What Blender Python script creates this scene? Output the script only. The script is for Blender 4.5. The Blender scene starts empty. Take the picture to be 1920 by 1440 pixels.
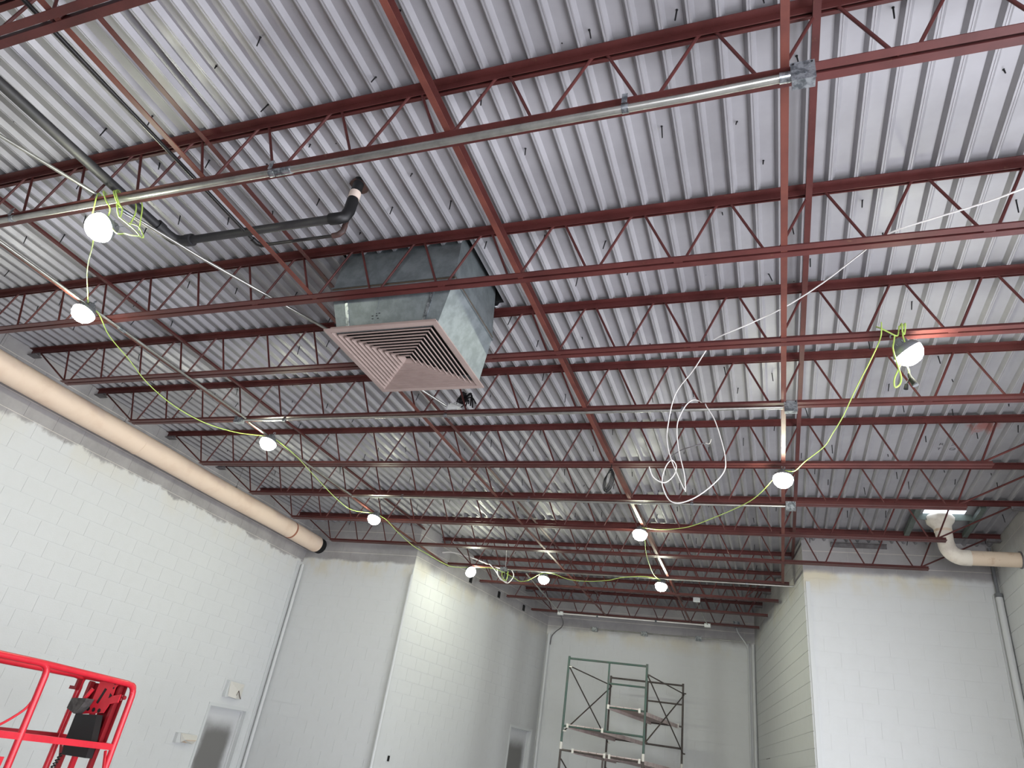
import bpy, bmesh, math, random
from mathutils import Vector, Matrix
random.seed(7)
SC = bpy.context.scene
COL = SC.collection

# ------------------------------------------------------------------ camera, light, exposure
cam_data = bpy.data.cameras.new('camera')
cam = bpy.data.objects.new('camera', cam_data); COL.objects.link(cam)
cam_data.sensor_width = 36.0
cam_data.lens = 1267.667 / 1920 * 36.0
cam_data.clip_end = 200
CAM = Vector((0, 0, 1.6))
CM = Matrix(((0.93628, 0.03967, 0.34901), (0.32061, -0.50242, -0.80299), (0.14349, 0.86372, -0.48312)))
cam.matrix_world = Matrix.Translation(CAM) @ CM.to_4x4()
SC.camera = cam
SC.view_settings.view_transform = 'Standard'
SC.view_settings.look = 'None'
SC.view_settings.gamma = 1.0
SC.view_settings.use_curve_mapping = False
SC.view_settings.exposure = 0.0

world = bpy.data.worlds.new('sky'); SC.world = world; world.use_nodes = True
bg = world.node_tree.nodes['Background']
bg.inputs[0].default_value = (0.80, 0.88, 1.0, 1); bg.inputs[1].default_value = 4.0

def daylight(name, loc, rot, sx, sy, energy, color):
    L = bpy.data.lights.new(name, 'AREA'); L.shape = 'RECTANGLE'; L.size = sx; L.size_y = sy; L.energy = energy; L.color = color
    o = bpy.data.objects.new(name, L); COL.objects.link(o); o.location = loc; o.rotation_euler = rot
# daylight through the two storefront openings behind and to the right of the camera
daylight('daylight_front', (1.2, -3.95, 1.35), (math.radians(90), 0, 0), 2.9, 3.0, 430, (0.965, 0.945, 1.0))
daylight('daylight_right', (3.30, 4.0, 1.25), (math.radians(90), 0, math.radians(90)), 7.4, 3.0, 550, (0.965, 0.945, 1.0))
LAMP_POWER = 175.0
LAMP_COLOR = (0.97, 1.0, 0.79)

# ------------------------------------------------------------------ helpers
def s2l(c):
    return tuple(((x / 12.92) if x <= .04045 else ((x + .055) / 1.055) ** 2.4) for x in c)

class MB:
    """collects shapes into one mesh"""
    def __init__(s): s.v = []; s.f = []; s.smooth = []
    def _add(s, vs, fs, sm=False):
        b = len(s.v); s.v += [tuple(x) for x in vs]; s.f += [tuple(b + i for i in f) for f in fs]; s.smooth += [sm] * len(fs); return s
    def box(s, lo, hi):
        x0, y0, z0 = lo; x1, y1, z1 = hi
        return s._add([(x0,y0,z0),(x1,y0,z0),(x1,y1,z0),(x0,y1,z0),(x0,y0,z1),(x1,y0,z1),(x1,y1,z1),(x0,y1,z1)],
                      [(3,2,1,0),(4,5,6,7),(0,1,5,4),(1,2,6,5),(2,3,7,6),(3,0,4,7)])
    def obox(s, c, ax, ay, az):
        c = Vector(c); ax = Vector(ax); ay = Vector(ay); az = Vector(az)
        p = [c + ax*i + ay*j + az*k for k in (-1,1) for j in (-1,1) for i in (-1,1)]
        return s._add(p, [(2,3,1,0),(4,5,7,6),(0,1,5,4),(1,3,7,5),(3,2,6,7),(2,0,4,6)])
    def prism(s, poly, d):
        """polygon (list of points) extruded by vector d"""
        n = len(poly); P = [Vector(q) for q in poly]; d = Vector(d)
        fs = [tuple(range(n))[::-1], tuple(range(n, 2*n))] + [(i, (i+1) % n, n + (i+1) % n, n + i) for i in range(n)]
        return s._add(P + [q + d for q in P], fs)
    def beam(s, a, b, w, h, up=(0,0,1)):
        a = Vector(a); b = Vector(b); d = (b - a); L = d.length; d.normalize()
        upv = Vector(up); sd = d.cross(upv)
        if sd.length < 1e-4: sd = d.cross(Vector((1,0,0)))
        sd.normalize(); u2 = sd.cross(d)
        return s.obox((a + b) / 2, d * L / 2, sd * w / 2, u2 * h / 2)
    def tube(s, pts, r, n=8, caps=True, sm=True):
        P = [Vector(p) for p in pts]
        rings = []; prev = None
        for i, p in enumerate(P):
            if i == 0: t = P[1] - P[0]
            elif i == len(P) - 1: t = P[-1] - P[-2]
            else: t = (P[i+1] - P[i]).normalized() + (P[i] - P[i-1]).normalized()
            if t.length < 1e-9: t = Vector((0,0,1))
            t.normalize()
            if prev is None:
                a = t.cross(Vector((0,0,1)))
                if a.length < 1e-3: a = t.cross(Vector((1,0,0)))
            else:
                a = prev - t * prev.dot(t)
                if a.length < 1e-4: a = t.cross(Vector((0,1,0.3)))
            a.normalize(); prev = a; b = t.cross(a)
            rr = r[i] if isinstance(r, (list, tuple)) else r
            rings.append([p + a * math.cos(2*math.pi*k/n) * rr + b * math.sin(2*math.pi*k/n) * rr for k in range(n)])
        vs = [q for R in rings for q in R]
        fs = [(i*n + k, i*n + (k+1) % n, (i+1)*n + (k+1) % n, (i+1)*n + k) for i in range(len(P)-1) for k in range(n)]
        s._add(vs, fs, sm)
        if caps:
            s._add(rings[0], [tuple(range(n))[::-1]]); s._add(rings[-1], [tuple(range(n))])
        return s
    def lathe(s, prof, c=(0,0,0), n=20, sm=True, M=None):
        """profile [(r, z)] turned about z; M rotates"""
        vs = []
        for r, z in prof:
            for k in range(n):
                a = 2*math.pi*k/n; q = Vector((r*math.cos(a), r*math.sin(a), z))
                if M: q = M @ q
                vs.append(q + Vector(c))
        fs = [(i*n + k, i*n + (k+1) % n, (i+1)*n + (k+1) % n, (i+1)*n + k) for i in range(len(prof)-1) for k in range(n)]
        return s._add(vs, fs, sm)
    def mesh(s, name, origin=(0,0,0)):
        me = bpy.data.meshes.new(name)
        o = Vector(origin)
        me.from_pydata([tuple(Vector(v) - o) for v in s.v], [], s.f)
        for p, k in zip(me.polygons, s.smooth): p.use_smooth = k
        bm = bmesh.new(); bm.from_mesh(me); bmesh.ops.recalc_face_normals(bm, faces=bm.faces[:]); bm.to_mesh(me); bm.free()
        me.update(); return me

def wloc(o):
    v = Vector((0,0,0))
    while o: v = v + Vector(o.location); o = o.parent
    return v
def link(name, me, mat=None, parent=None, loc=None):
    o = bpy.data.objects.new(name, me); COL.objects.link(o)
    if parent: o.parent = parent
    if loc is not None: o.location = loc
    if mat and not me.materials: me.materials.append(mat)
    return o
def part(name, mb, mat, parent=None, kind=None, label=None):
    """mesh given in world coordinates; becomes a child (or a top-level object) """
    org = wloc(parent) if parent else Vector((0,0,0))
    o = link(name, mb.mesh(name, org), mat, parent)
    if kind: o['kind'] = kind
    if label: o['label'] = label
    return o
def top(name, mb, mat, label, cat, group=None, origin=None):
    org = Vector(origin) if origin is not None else sum((Vector(v) for v in mb.v), Vector()) / len(mb.v)
    o = link(name, mb.mesh(name, org), mat); o.location = org
    o['label'] = label; o['category'] = cat
    if group: o['group'] = group
    return o
def thing(name, label, cat, loc, group=None):
    o = bpy.data.objects.new(name, None); COL.objects.link(o); o.location = loc; o.empty_display_size = .1
    o['label'] = label; o['category'] = cat
    if group: o['group'] = group
    return o
def root(name, kind='structure', loc=(0,0,0)):
    o = bpy.data.objects.new(name, None); COL.objects.link(o); o['kind'] = kind; o.location = loc; return o
def smooth_path(pts, sub=6):
    P = [Vector(p) for p in pts]; out = []
    for i in range(len(P) - 1):
        p0 = P[max(i-1, 0)]; p1 = P[i]; p2 = P[i+1]; p3 = P[min(i+2, len(P)-1)]
        for k in range(sub):
            t = k / sub; t2 = t*t; t3 = t2*t
            out.append(.5 * ((2*p1) + (p2-p0)*t + (2*p0 - 5*p1 + 4*p2 - p3)*t2 + (3*p1 - p0 - 3*p2 + p3)*t3))
    out.append(P[-1]); return out

# ------------------------------------------------------------------ materials
def nodes_of(name):
    m = bpy.data.materials.new(name); m.use_nodes = True; nt = m.node_tree
    return m, nt, nt.nodes['Principled BSDF']
def N(nt, typ, **kw):
    n = nt.nodes.new(typ)
    for k, v in kw.items(): setattr(n, k, v)
    return n
def mixc(nt, fac, a, b):
    n = N(nt, 'ShaderNodeMix', data_type='RGBA')
    for sock, val in ((n.inputs[0], fac), (n.inputs[6], a), (n.inputs[7], b)):
        if hasattr(val, 'links') or isinstance(val, bpy.types.NodeSocket): nt.links.new(val, sock)
        elif isinstance(val, (int, float)): sock.default_value = val
        else: sock.default_value = (*val, 1)
    return n.outputs[2]
def mth(nt, op, a, b=0.0, c=0.0):
    n = N(nt, 'ShaderNodeMath', operation=op)
    for i, v in enumerate((a, b, c)):
        if isinstance(v, bpy.types.NodeSocket): nt.links.new(v, n.inputs[i])
        else: n.inputs[i].default_value = v
    return n.outputs[0]
def mrange(nt, v, a, b, lo=0.0, hi=1.0, smooth=True):
    n = N(nt, 'ShaderNodeMapRange'); n.interpolation_type = 'SMOOTHSTEP' if smooth else 'LINEAR'
    nt.links.new(v, n.inputs[0])
    for i, x in enumerate((a, b, lo, hi)): n.inputs[1+i].default_value = x
    return n.outputs[0]
def noise(nt, scale, detail=4, rough=.6, vec=None, stretch=None):
    n = N(nt, 'ShaderNodeTexNoise'); n.inputs['Scale'].default_value = scale; n.inputs['Detail'].default_value = detail; n.inputs['Roughness'].default_value = rough
    if vec is not None:
        if stretch:
            mp = N(nt, 'ShaderNodeMapping'); mp.inputs['Scale'].default_value = stretch
            nt.links.new(vec, mp.inputs['Vector']); vec = mp.outputs[0]
        nt.links.new(vec, n.inputs['Vector'])
    return n.outputs['Fac']
def worldpos(nt): return N(nt, 'ShaderNodeNewGeometry').outputs['Position']
def bump(nt, b, h, strength=.2, dist=.01):
    n = N(nt, 'ShaderNodeBump'); n.inputs['Strength'].default_value = strength; n.inputs['Distance'].default_value = dist
    nt.links.new(h, n.inputs['Height']); nt.links.new(n.outputs[0], b.inputs['Normal'])

def mat(name, rgb, rough=.5, metal=0.0, rgb2=None, scale=6.0, lo=.4, hi=.7, bmp=0.0, spec=None, stretch=None):
    m, nt, b = nodes_of(name)
    b.inputs['Roughness'].default_value = rough; b.inputs['Metallic'].default_value = metal
    if spec is not None: b.inputs['Specular IOR Level'].default_value = spec
    c = s2l(rgb); b.inputs['Base Color'].default_value = (*c, 1)
    if rgb2:
        p = worldpos(nt); n = noise(nt, scale, 5, .65, p, stretch)
        nt.links.new(mixc(nt, mrange(nt, n, lo, hi), c, s2l(rgb2)), b.inputs['Base Color'])
        if bmp: bump(nt, b, n, bmp)
    return m

RED = mat('red_oxide_primer', (.335,.172,.165), .45, 0, (.27,.13,.125), 3.5, .35, .75, spec=.3)
def rusty(m):
    nt = m.node_tree; b = nt.nodes['Principled BSDF']; src = b.inputs['Base Color'].links[0].from_socket
    p = worldpos(nt); n = noise(nt, 14, 6, .7, p)
    nt.links.new(mixc(nt, mrange(nt, n, .62, .74), src, s2l((.37,.245,.20))), b.inputs['Base Color']); return m
rusty(RED)
BRIDGE = rusty(mat('bridging_brown', (.41,.23,.195), .5, 0, (.33,.175,.155), 3.0, .35, .7, spec=.3))
SEAT = mat('seat_overspray_grey', (.43,.42,.43), .6, 0, (.33,.31,.31), 9)
GALV = mat('galvanised_deck', (.625,.62,.635), .42, .25, (.565,.56,.575), 1.2, .3, .75)
def deck_details(m):
    nt = m.node_tree; b = nt.nodes['Principled BSDF']; p = worldpos(nt)
    src = b.inputs['Base Color'].links[0].from_socket
    n2 = noise(nt, 9, 6, .7, p, (1, .25, 1))
    c = mixc(nt, mrange(nt, n2, .55, .8, 0, .35), src, s2l((.58,.58,.60)))
    # faint tan water stains, small screw holes
    n3 = noise(nt, 1.7, 3, .5, p); c = mixc(nt, mrange(nt, n3, .68, .8, 0, .35), c, s2l((.60,.54,.48)))
    v = N(nt, 'ShaderNodeTexVoronoi'); v.inputs['Scale'].default_value = 3.3
    mp = N(nt, 'ShaderNodeMapping'); mp.inputs['Scale'].default_value = (1, 1, 0); nt.links.new(p, mp.inputs[0]); nt.links.new(mp.outputs[0], v.inputs['Vector'])
    c = mixc(nt, mrange(nt, v.outputs['Distance'], .016, .024, 1, 0), c, (.02,.018,.018))
    # reddish primer smear beside one joist at right
    dn = N(nt, 'ShaderNodeVectorMath', operation='DISTANCE'); nt.links.new(p, dn.inputs[0]); dn.inputs[1].default_value = (2.10, 7.33, 5.27)
    dd = mth(nt, 'MULTIPLY_ADD', noise(nt, 11, 5, .7, p), .30, dn.outputs['Value'])
    c = mixc(nt, mrange(nt, dd, .20, .34, .75, 0), c, s2l((.60,.30,.25)))
    nt.links.new(c, b.inputs['Base Color'])
    n4 = noise(nt, 5, 3, .5, p); nt.links.new(mrange(nt, n4, .3, .7, .42, .56), b.inputs['Roughness'])
    n5 = noise(nt, 2.2, 2, .5, p, (1, .5, 1)); bump(nt, b, n5, .06, .03)
deck_details(GALV)
DUCT = mat('galvanised_duct', (.505,.535,.545), .4, .45, (.43,.46,.47), 9, .35, .65, .05)
BOXM = mat('galvanised_box', (.66,.68,.70), .3, .75, (.40,.42,.44), 22, .4, .62)
EMT = mat('emt_conduit', (.70,.70,.68), .32, .8, (.60,.60,.58), 7)
GASKET = mat('brown_gasket', (.30,.25,.20), .8)
TAUPE = mat('diffuser_taupe', (.625,.555,.53), .5, 0, (.585,.515,.49), 3)
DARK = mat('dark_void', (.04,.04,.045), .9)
BLACKIRON = mat('black_iron', (.135,.13,.135), .35, 0, (.18,.17,.17), 6)
RUSTIRON = mat('rusty_iron', (.29,.20,.18), .6, 0, (.20,.14,.13), 14)
CASTIRON = mat('cast_iron_drain', (.16,.16,.168), .55, 0, (.205,.20,.205), 4)
PVCWHITE = mat('sealant_white', (.87,.80,.75), .6)
INSUL = mat('insulation_cream', (.90,.815,.735), .6, 0, (.86,.76,.675), 2.2, .45, .75)
INSULW = mat('insulation_white', (.87,.84,.79), .65, 0, (.78,.74,.69), 6, .45, .75, .25)
RUSTB = mat('rusty_band', (.62,.40,.31), .7)
INSULS = mat('insulation_stained', (.85,.775,.69), .65, 0, (.70,.55,.42), 5, .55, .75)
SCREW = mat('dark_screw', (.12,.115,.125), .5, .4)
CORD = mat('lime_cord', (.72,.83,.42), .45)
WHITECABLE = mat('white_cable', (.86,.85,.84), .45)
BLACK = mat('black_plastic', (.085,.085,.09), .5)
GREY = mat('grey_plastic', (.42,.43,.44), .55)
WHITE = mat('white_enamel', (.86,.87,.86), .5)
LIFTRED = mat('lift_red', (.86,.17,.23), .32, 0, (.80,.13,.20), 4)
LIFTDK = mat('lift_dark_red', (.55,.09,.13), .4)
COVERG = mat('weathered_cover', (.34,.34,.33), .8, 0, (.23,.22,.22), 18)
GREEN = mat('scaffold_green', (.24,.345,.31), .45, 0, (.30,.33,.31), 9)
BROWNST = mat('scaffold_brown', (.27,.235,.22), .55, 0, (.34,.32,.30), 9)
PLANK = mat('plank_grey', (.76,.70,.685), .7, 0, (.64,.58,.57), 5)
HOOK = mat('worn_white', (.82,.81,.78), .6)
CONC = mat('concrete_floor', (.50,.49,.475), .6, 0, (.44,.43,.42), 1.5)
PAINTED = mat('painted_pipe', (.79,.80,.80), .45)
LED = bpy.data.materials.new('led_diffuser'); LED.use_nodes = True
_b = LED.node_tree.nodes['Principled BSDF']; _b.inputs['Base Color'].default_value = (.9,.9,.9,1)
_b.inputs['Emission Color'].default_value = (*LAMP_COLOR, 1); _b.inputs['Emission Strength'].default_value = LAMP_POWER

def wall_mat(name, zline, amp=.12, mortar=False, cream=0.0, soft=.03, patches=(), raw=(.64,.63,.63)):
    """block wall: white paint up to an uneven line, bare block above. patches: (axis, a, b, amount) greyer strips"""
    m, nt, b = nodes_of(name); p = worldpos(nt)
    sep = N(nt, 'ShaderNodeSeparateXYZ'); nt.links.new(p, sep.inputs[0])
    X, Y, Z = sep.outputs
    n1 = noise(nt, 2.6, 7, .62, p, (1, 1, .7))
    line = mth(nt, 'MULTIPLY_ADD', n1, amp*2.2, zline - amp*1.1)
    d = mth(nt, 'SUBTRACT', Z, line)
    bare = mrange(nt, d, -soft, soft)
    n2 = noise(nt, 7, 4, .6, p)
    white = mixc(nt, mrange(nt, n2, .4, .7, 0, 1), s2l((.815,.823,.823)), s2l((.808,.816,.815)))
    if cream:
        n3 = noise(nt, 1.6, 4, .6, p, (1,1,.6))
        cf = mth(nt, 'MULTIPLY', mrange(nt, d, -.42, -.02), mrange(nt, n3, .38, .62, 0, cream))
        white = mixc(nt, cf, white, s2l((.80,.765,.665)))
    for ax, a, c, amt in patches:
        S = {'x': X, 'y': Y, 'z': Z}[ax]
        mid = (a + c) / 2; dist = mth(nt, 'ABSOLUTE', mth(nt, 'SUBTRACT', S, mid))
        f = mrange(nt, dist, 0, abs(c - a) / 2, amt, 0)
        white = mixc(nt, f, white, s2l((.58,.57,.56)))
    rawc = raw if not mortar else (.80,.78,.76)
    n4 = noise(nt, 1.3, 5, .65, p)
    bareC = mixc(nt, mrange(nt, n4, .35, .7), s2l(rawc), s2l(tuple(x*.86 for x in rawc)))
    nt.links.new(mixc(nt, bare, white, bareC), b.inputs['Base Color'])
    b.inputs['Roughness'].default_value = .55
    bump(nt, b, noise(nt, 55, 3, .7, p), .22, .006)
    return m

# ------------------------------------------------------------------ the setting
ZF = -0.38; ZDECK = 5.28; ZRIB = 5.242; ZTOP = 5.46
XL, XR, YB, YF, YFRONT = -8.66, 2.95, 16.75, 11.16, -3.6
P_L2 = (-6.19, 11.16); P_BL = (-5.259, 16.75); P_R2 = (.45, 11.16); P_BR = (-.419, 16.75)

fl = MB().box((-9.2, -3.8, ZF-.2), (3.4, 17.2, ZF))
o = part('floor', fl, CONC, None, 'structure')

def in_view(P):
    c = CM.transposed() @ (Vector(P) - CAM)
    if c.z > -.1: return False
    u = 960 - 1267.667*c.x/c.z; v = 720 + 1267.667*c.y/c.z
    return -60 < u < 1980 and -60 < v < 1500

BL_, BH_ = .42, .21
def block_wall(name, p0, p1, mslab, mblock, openings=(), thick=.2, z1=ZTOP):
    """p0->p1 seen from the room, left to right; the room lies on the right-hand... inner side given by n"""
    p0 = Vector((*p0, 0)); p1 = Vector((*p1, 0)); u = (p1 - p0); L = u.length; u.normalize()
    n = Vector((u.y, -u.x, 0))           # towards the room
    rz = math.atan2(u.y, u.x)
    slab = MB()
    def piece(s0, s1, za, zb):
        if s1 - s0 < .01 or zb - za < .01: return
        a = p0 + u*s0; c = a + u*((s1-s0)/2) - n*(thick/2); c.z = (za+zb)/2
        slab.obox(c, u*(s1-s0)/2, n*thick/2, Vector((0,0,(zb-za)/2)))
    s = 0
    for (a, b, zt) in sorted(openings):
        piece(s, a, ZF, z1); piece(a, b, zt, z1); s = b
    piece(s, L, ZF, z1)
    w = part(name, slab, mslab, None, 'structure')
    blocks = []
    nz = int((z1 - ZF) / BH_) + 1
    for i in range(nz):
        za = ZF + i*BH_; zb = min(za + BH_, z1)
        if zb - za < .03: continue
        x = -(BL_/2 if i % 2 else 0)
        while x < L:
            spans = [(max(x, 0), min(x + BL_, L))]
            for (a, b, zt) in openings:
                if za < zt - .02:
                    new = []
                    for (q, r) in spans:
                        if r <= a or q >= b: new.append((q, r))
                        else:
                            if q < a: new.append((q, a))
                            if r > b: new.append((b, r))
                    spans = new
            for q, r in spans:
                if r - q > .03: blocks.append((q, r, za, zb))
            x += BL_
    g = .006; pr = .005
    def key(bk):
        c = p0 + u*((bk[0]+bk[1])/2); c.z = (bk[2]+bk[3])/2
        return c
    vis = [bk for bk in blocks if in_view(key(bk))]
    vis.sort(key=lambda bk: (key(bk) - CAM).length)
    chosen = vis[:300]; cs = set(chosen); rest = [bk for bk in blocks if bk not in cs]
    cache = {}
    def box_faces(mb, c, hl, hh, U, Nn):
        Zv = Vector((0,0,1))
        f = [c + U*a*hl + Zv*b_*hh + Nn*pr for a, b_ in ((-1,-1),(1,-1),(1,1),(-1,1))]
        k = [c + U*a*hl + Zv*b_*hh - Nn*.004 for a, b_ in ((-1,-1),(1,-1),(1,1),(-1,1))]
        mb._add(f + k, [(0,1,2,3),(0,4,5,1),(1,5,6,2),(2,6,7,3),(3,7,4,0)])
    for q, r, za, zb in chosen:
        kk = (round(r-q, 3), round(zb-za, 3))
        if kk not in cache:
            mb = MB(); box_faces(mb, Vector((0,0,0)), (r-q)/2-.0014, (zb-za)/2-g, Vector((1,0,0)), Vector((0,-1,0)))
            cache[kk] = mb.mesh('block'); cache[kk].materials.append(mblock)
        c = key((q, r, za, zb))
        o = link('block', cache[kk], None, w, c); o.rotation_euler = (0, 0, rz)
    if rest:
        mb = MB()
        for bk in rest: box_faces(mb, key(bk), (bk[1]-bk[0])/2-.0014, (bk[3]-bk[2])/2-g, u, n)
        part('block_courses', mb, mblock, w, 'stuff')
    return w

def wm(tag, z, **k): return wall_mat('mortar_' + tag, z, mortar=True, **k), wall_mat('block_' + tag, z, **k)
D1 = (9.86, 10.86, 1.745)      # door in the left wall (y0, y1, top)
# left wall: p0 -> p1 must have the room on the right-hand side
a, b = wm('left', 4.42, amp=.17, cream=.25)
block_wall('wall_left', (XL, YFRONT), (XL, YF), a, b, openings=[(D1[0]-YFRONT, D1[1]-YFRONT, D1[2])])
a, b = wm('left_return', 4.50, amp=.07, cream=.9)
block_wall('wall_left_return', (XL, YF), P_L2, a, b)
u_l = (Vector(P_BL) - Vector(P_L2)).normalized()
D2 = (4.42, 5.48, 2.31)
a, b = wm('left_rear', 4.56, amp=.12, cream=.5, soft=.12, patches=[('y', 13.6, 15.2, .25), ('y', 14.9, 16.3, .28), ('y', 15.9, 17.3, .3)])  # strips where the paint coat is thin
block_wall('wall_left_rear', P_L2, P_BL, a, b, openings=[D2])
a, b = wm('back', 4.60, amp=.10, cream=.6, soft=.1, patches=[('x', -2.6, -1.2, .16), ('x', -1.6, -.9, .2)])  # greyer vertical strips right of the middle
block_wall('wall_back', P_BL, P_BR, a, b)
a, b = wm('right_rear', 4.80, amp=.15, cream=.5, soft=.22)
block_wall('wall_right_rear', P_BR, P_R2, a, b)
a, b = wm('right_return', 4.76, amp=.08, cream=.9, soft=.05)
block_wall('wall_right_return', P_R2, (XR, YF), a, b)
a, b = wm('right', 4.9, amp=.3, soft=.35, raw=(.66,.65,.63))
block_wall('wall_right', (XR, YF), (XR, YFRONT), a, b, openings=[(YF-7.8, YF-.2, 2.9)])
# wall behind the camera; storefront openings at its right end and in the right wall let the daylight in
fw = MB().box((XL-.2, YFRONT-.2, ZF), (-.3, YFRONT, ZTOP)).box((2.7, YFRONT-.2, ZF), (XR+.2, YFRONT, ZTOP)).box((-.3, YFRONT-.2, 2.9), (2.7, YFRONT, ZTOP)).box((-.3, YFRONT-.2, ZF), (2.7, YFRONT, ZF+.15))
part('wall_front', fw, mat('front_wall_grey', (.33,.32,.31), .7), None, 'structure')
wf = root('window_1', loc=(1.2, YFRONT-.1, ZF+.15))
for x in (-.3, 1.2, 2.7): part('mullion', MB().box((x-.03, YFRONT-.13, ZF+.15), (x+.03, YFRONT-.05, 2.9)), BOXM, wf)
wf = root('window_2', loc=(XR+.1, 4.0, ZF))
for y in (.2, 2.1, 4.0, 5.9, 7.8): part('mullion', MB().box((XR+.05, y-.03, ZF), (XR+.13, y+.03, 2.9)), BOXM, wf)

# doors: steel frame, leaf recessed, paint left thin in the middle
def door_mat(name, hw, zt):
    m, nt, b = nodes_of(name); t = N(nt, 'ShaderNodeTexCoord').outputs['Object']
    sep = N(nt, 'ShaderNodeSeparateXYZ'); nt.links.new(t, sep.inputs[0])
    n = noise(nt, 3, 4, .6, t)
    ax = mth(nt, 'ADD', mth(nt, 'ABSOLUTE', sep.outputs[0]), mth(nt, 'MULTIPLY_ADD', n, .16, -.08))
    f1 = mrange(nt, ax, hw*.52, hw*1.0, 1, 0)
    zz = mth(nt, 'ADD', sep.outputs[2], mth(nt, 'MULTIPLY_ADD', n, .16, -.08))
    f2 = mrange(nt, zz, zt-.42, zt-.10, 1, 0)
    f = mth(nt, 'MULTIPLY', f1, f2)
    nt.links.new(mixc(nt, f, s2l((.78,.785,.79)), s2l((.44,.435,.425))), b.inputs['Base Color'])
    b.inputs['Roughness'].default_value = .5; return m
def door(name, base, udir, width, h, depth, panel_inset):
    """base: middle of the sill on the wall face, udir along the wall"""
    u = Vector((*udir, 0)).normalized(); n = Vector((u.y, -u.x, 0)); base = Vector(base)
    d = root(name, loc=base); d.rotation_euler = (0, 0, math.atan2(u.y, u.x))
    def lp(nm, mb, m): return link(nm, mb.mesh(nm), m, d)
    hw = width/2
    lp('door_leaf', MB().box((-hw+.05, depth, 0), (hw-.05, depth+.045, h-.05)), door_mat(name+'_paint', hw-.05, h-.05))
    fr = MB().box((-hw, -.012, 0), (-hw+.05, depth+.06, h)).box((hw-.05, -.012, 0), (hw, depth+.06, h)).box((-hw+.05, -.012, h-.05), (hw-.05, depth+.06, h))
    lp('door_frame', fr, PAINTED)
    lp('frame_stop', MB().box((-hw+.05, depth-.03, 0), (-hw+.07, depth, h-.05)).box((hw-.07, depth-.03, 0), (hw-.05, depth, h-.05)).box((-hw+.07, depth-.03, h-.07), (hw-.07, depth, h-.05)), PAINTED)
    lp('hinge', MB().tube([(-hw+.055, depth-.035, h-.35), (-hw+.055, depth-.035, h-.25)], .012), PAINTED)
    hd = MB().tube([(hw-.14, depth-.002, 1.0), (hw-.14, depth-.06, 1.0), (hw-.26, depth-.06, 1.0)], .012)
    lp('door_handle', hd, BOXM)
door('door_1', (XL, (D1[0]+D1[1])/2, ZF), (0, 1), D1[1]-D1[0], D1[2]-ZF, .09, 0)
m2 = Vector((*P_L2, 0)) + Vector((*u_l, 0)) * (D2[0]+D2[1])/2; m2.z = ZF
door('door_2', m2, u_l, D2[1]-D2[0], D2[2]-ZF, .09, 0)

# ---- roof deck: ribbed sheets, each a piece of the ceiling
ceil = root('ceiling', loc=(0, 0, ZDECK))
PITCH = .154; X0R = .465
HOLES = [(-3.45, -2.20, 3.76, 4.64), (1.86, 2.47, 9.50, 10.62)]
def sheet(k0, k1, ya, yb, dz):
    mb = MB()
    for k in range(k0, k1):
        xc = X0R + PITCH*k
        ivs = [(ya, yb)]
        for hx0, hx1, hy0, hy1 in HOLES:
            if hx0 - .02 < xc < hx1 + .02:
                new = []
                for q, r in ivs:
                    if r <= hy0 or q >= hy1: new.append((q, r))
                    else:
                        if q < hy0: new.append((q, hy0))
                        if r > hy1: new.append((hy1, r))
                ivs = new
        z = ZDECK + dz; zr = ZRIB + dz
        prof = [(-PITCH/2, z), (-.0325, z), (-.0115, zr), (-.003, zr), (-.0012, zr+.003), (.0012, zr+.003), (.003, zr), (.0115, zr), (.0325, z), (PITCH/2, z)]
        for q, r in ivs:
            vs = [(xc+px, q, pz) for px, pz in prof] + [(xc+px, r, pz) for px, pz in prof]
            n = len(prof)
            mb._add(vs, [(i, i+1, n+i+1, n+i) for i in range(n-1)])
    return part('deck_panel', mb, GALV, ceil)
k = -59; odd = 0
while k < 17:
    k2 = min(k + 6, 17)
    d = 0.0
    sheet(k, k2, -3.7, 3.70, d); sheet(k, k2, 3.68, 9.42, d - .0012); sheet(k, k2, 9.40, 16.95, d)
    k = k2; odd += 1
# insulation screws that come through the deck
sm = MB().tube([(0,0,.002), (0,0,-.085)], [.0050, .0042], 6); sm.lathe([(0.0001,-.001),(.008,-.001),(.008,.001)], n=8)
SCREW_ME = sm.mesh('deck_screw'); SCREW_ME.materials.append(SCREW)
YJ = {0: 1.159, 1: 2.359, 2: 3.667, 3: 4.731, 4: 5.762, 5: 7.091, 6: 8.246, 7: 9.389, 8: 10.637, 9: 11.863, 10: 13.05, 11: 14.244, 12: 15.422}
spots = []
for row in range(0, 30):
    for pan in range(-56, 16):
        if (pan + 2*row) % 3: continue
        yy = .95 + row*.42 + random.uniform(-.17, .17); x = X0R + PITCH*(pan + .5) + random.uniform(-.03, .03)
        if random.random() > .62 or any(abs(yy - q) < .12 for q in YJ.values()): continue
        if any(h[0]-.1 < x < h[1]+.1 and h[2]-.1 < yy < h[3]+.1 for h in HOLES): continue
        if in_view((x, yy, ZDECK)): spots.append((x, yy))
spots.sort(key=lambda q: (Vector((q[0], q[1], ZDECK)) - CAM).length)
for x, yy in spots[:298]:
    o = link('deck_screw', SCREW_ME, None, ceil, (x, yy, 0))
    o.rotation_euler = (random.uniform(-.22, .22), random.uniform(-.22, .22), random.uniform(0, 6))
    o.scale = (1, 1, random.choice((.35, .8, .9, 1.0, 1.1, 1.2)))

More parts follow.
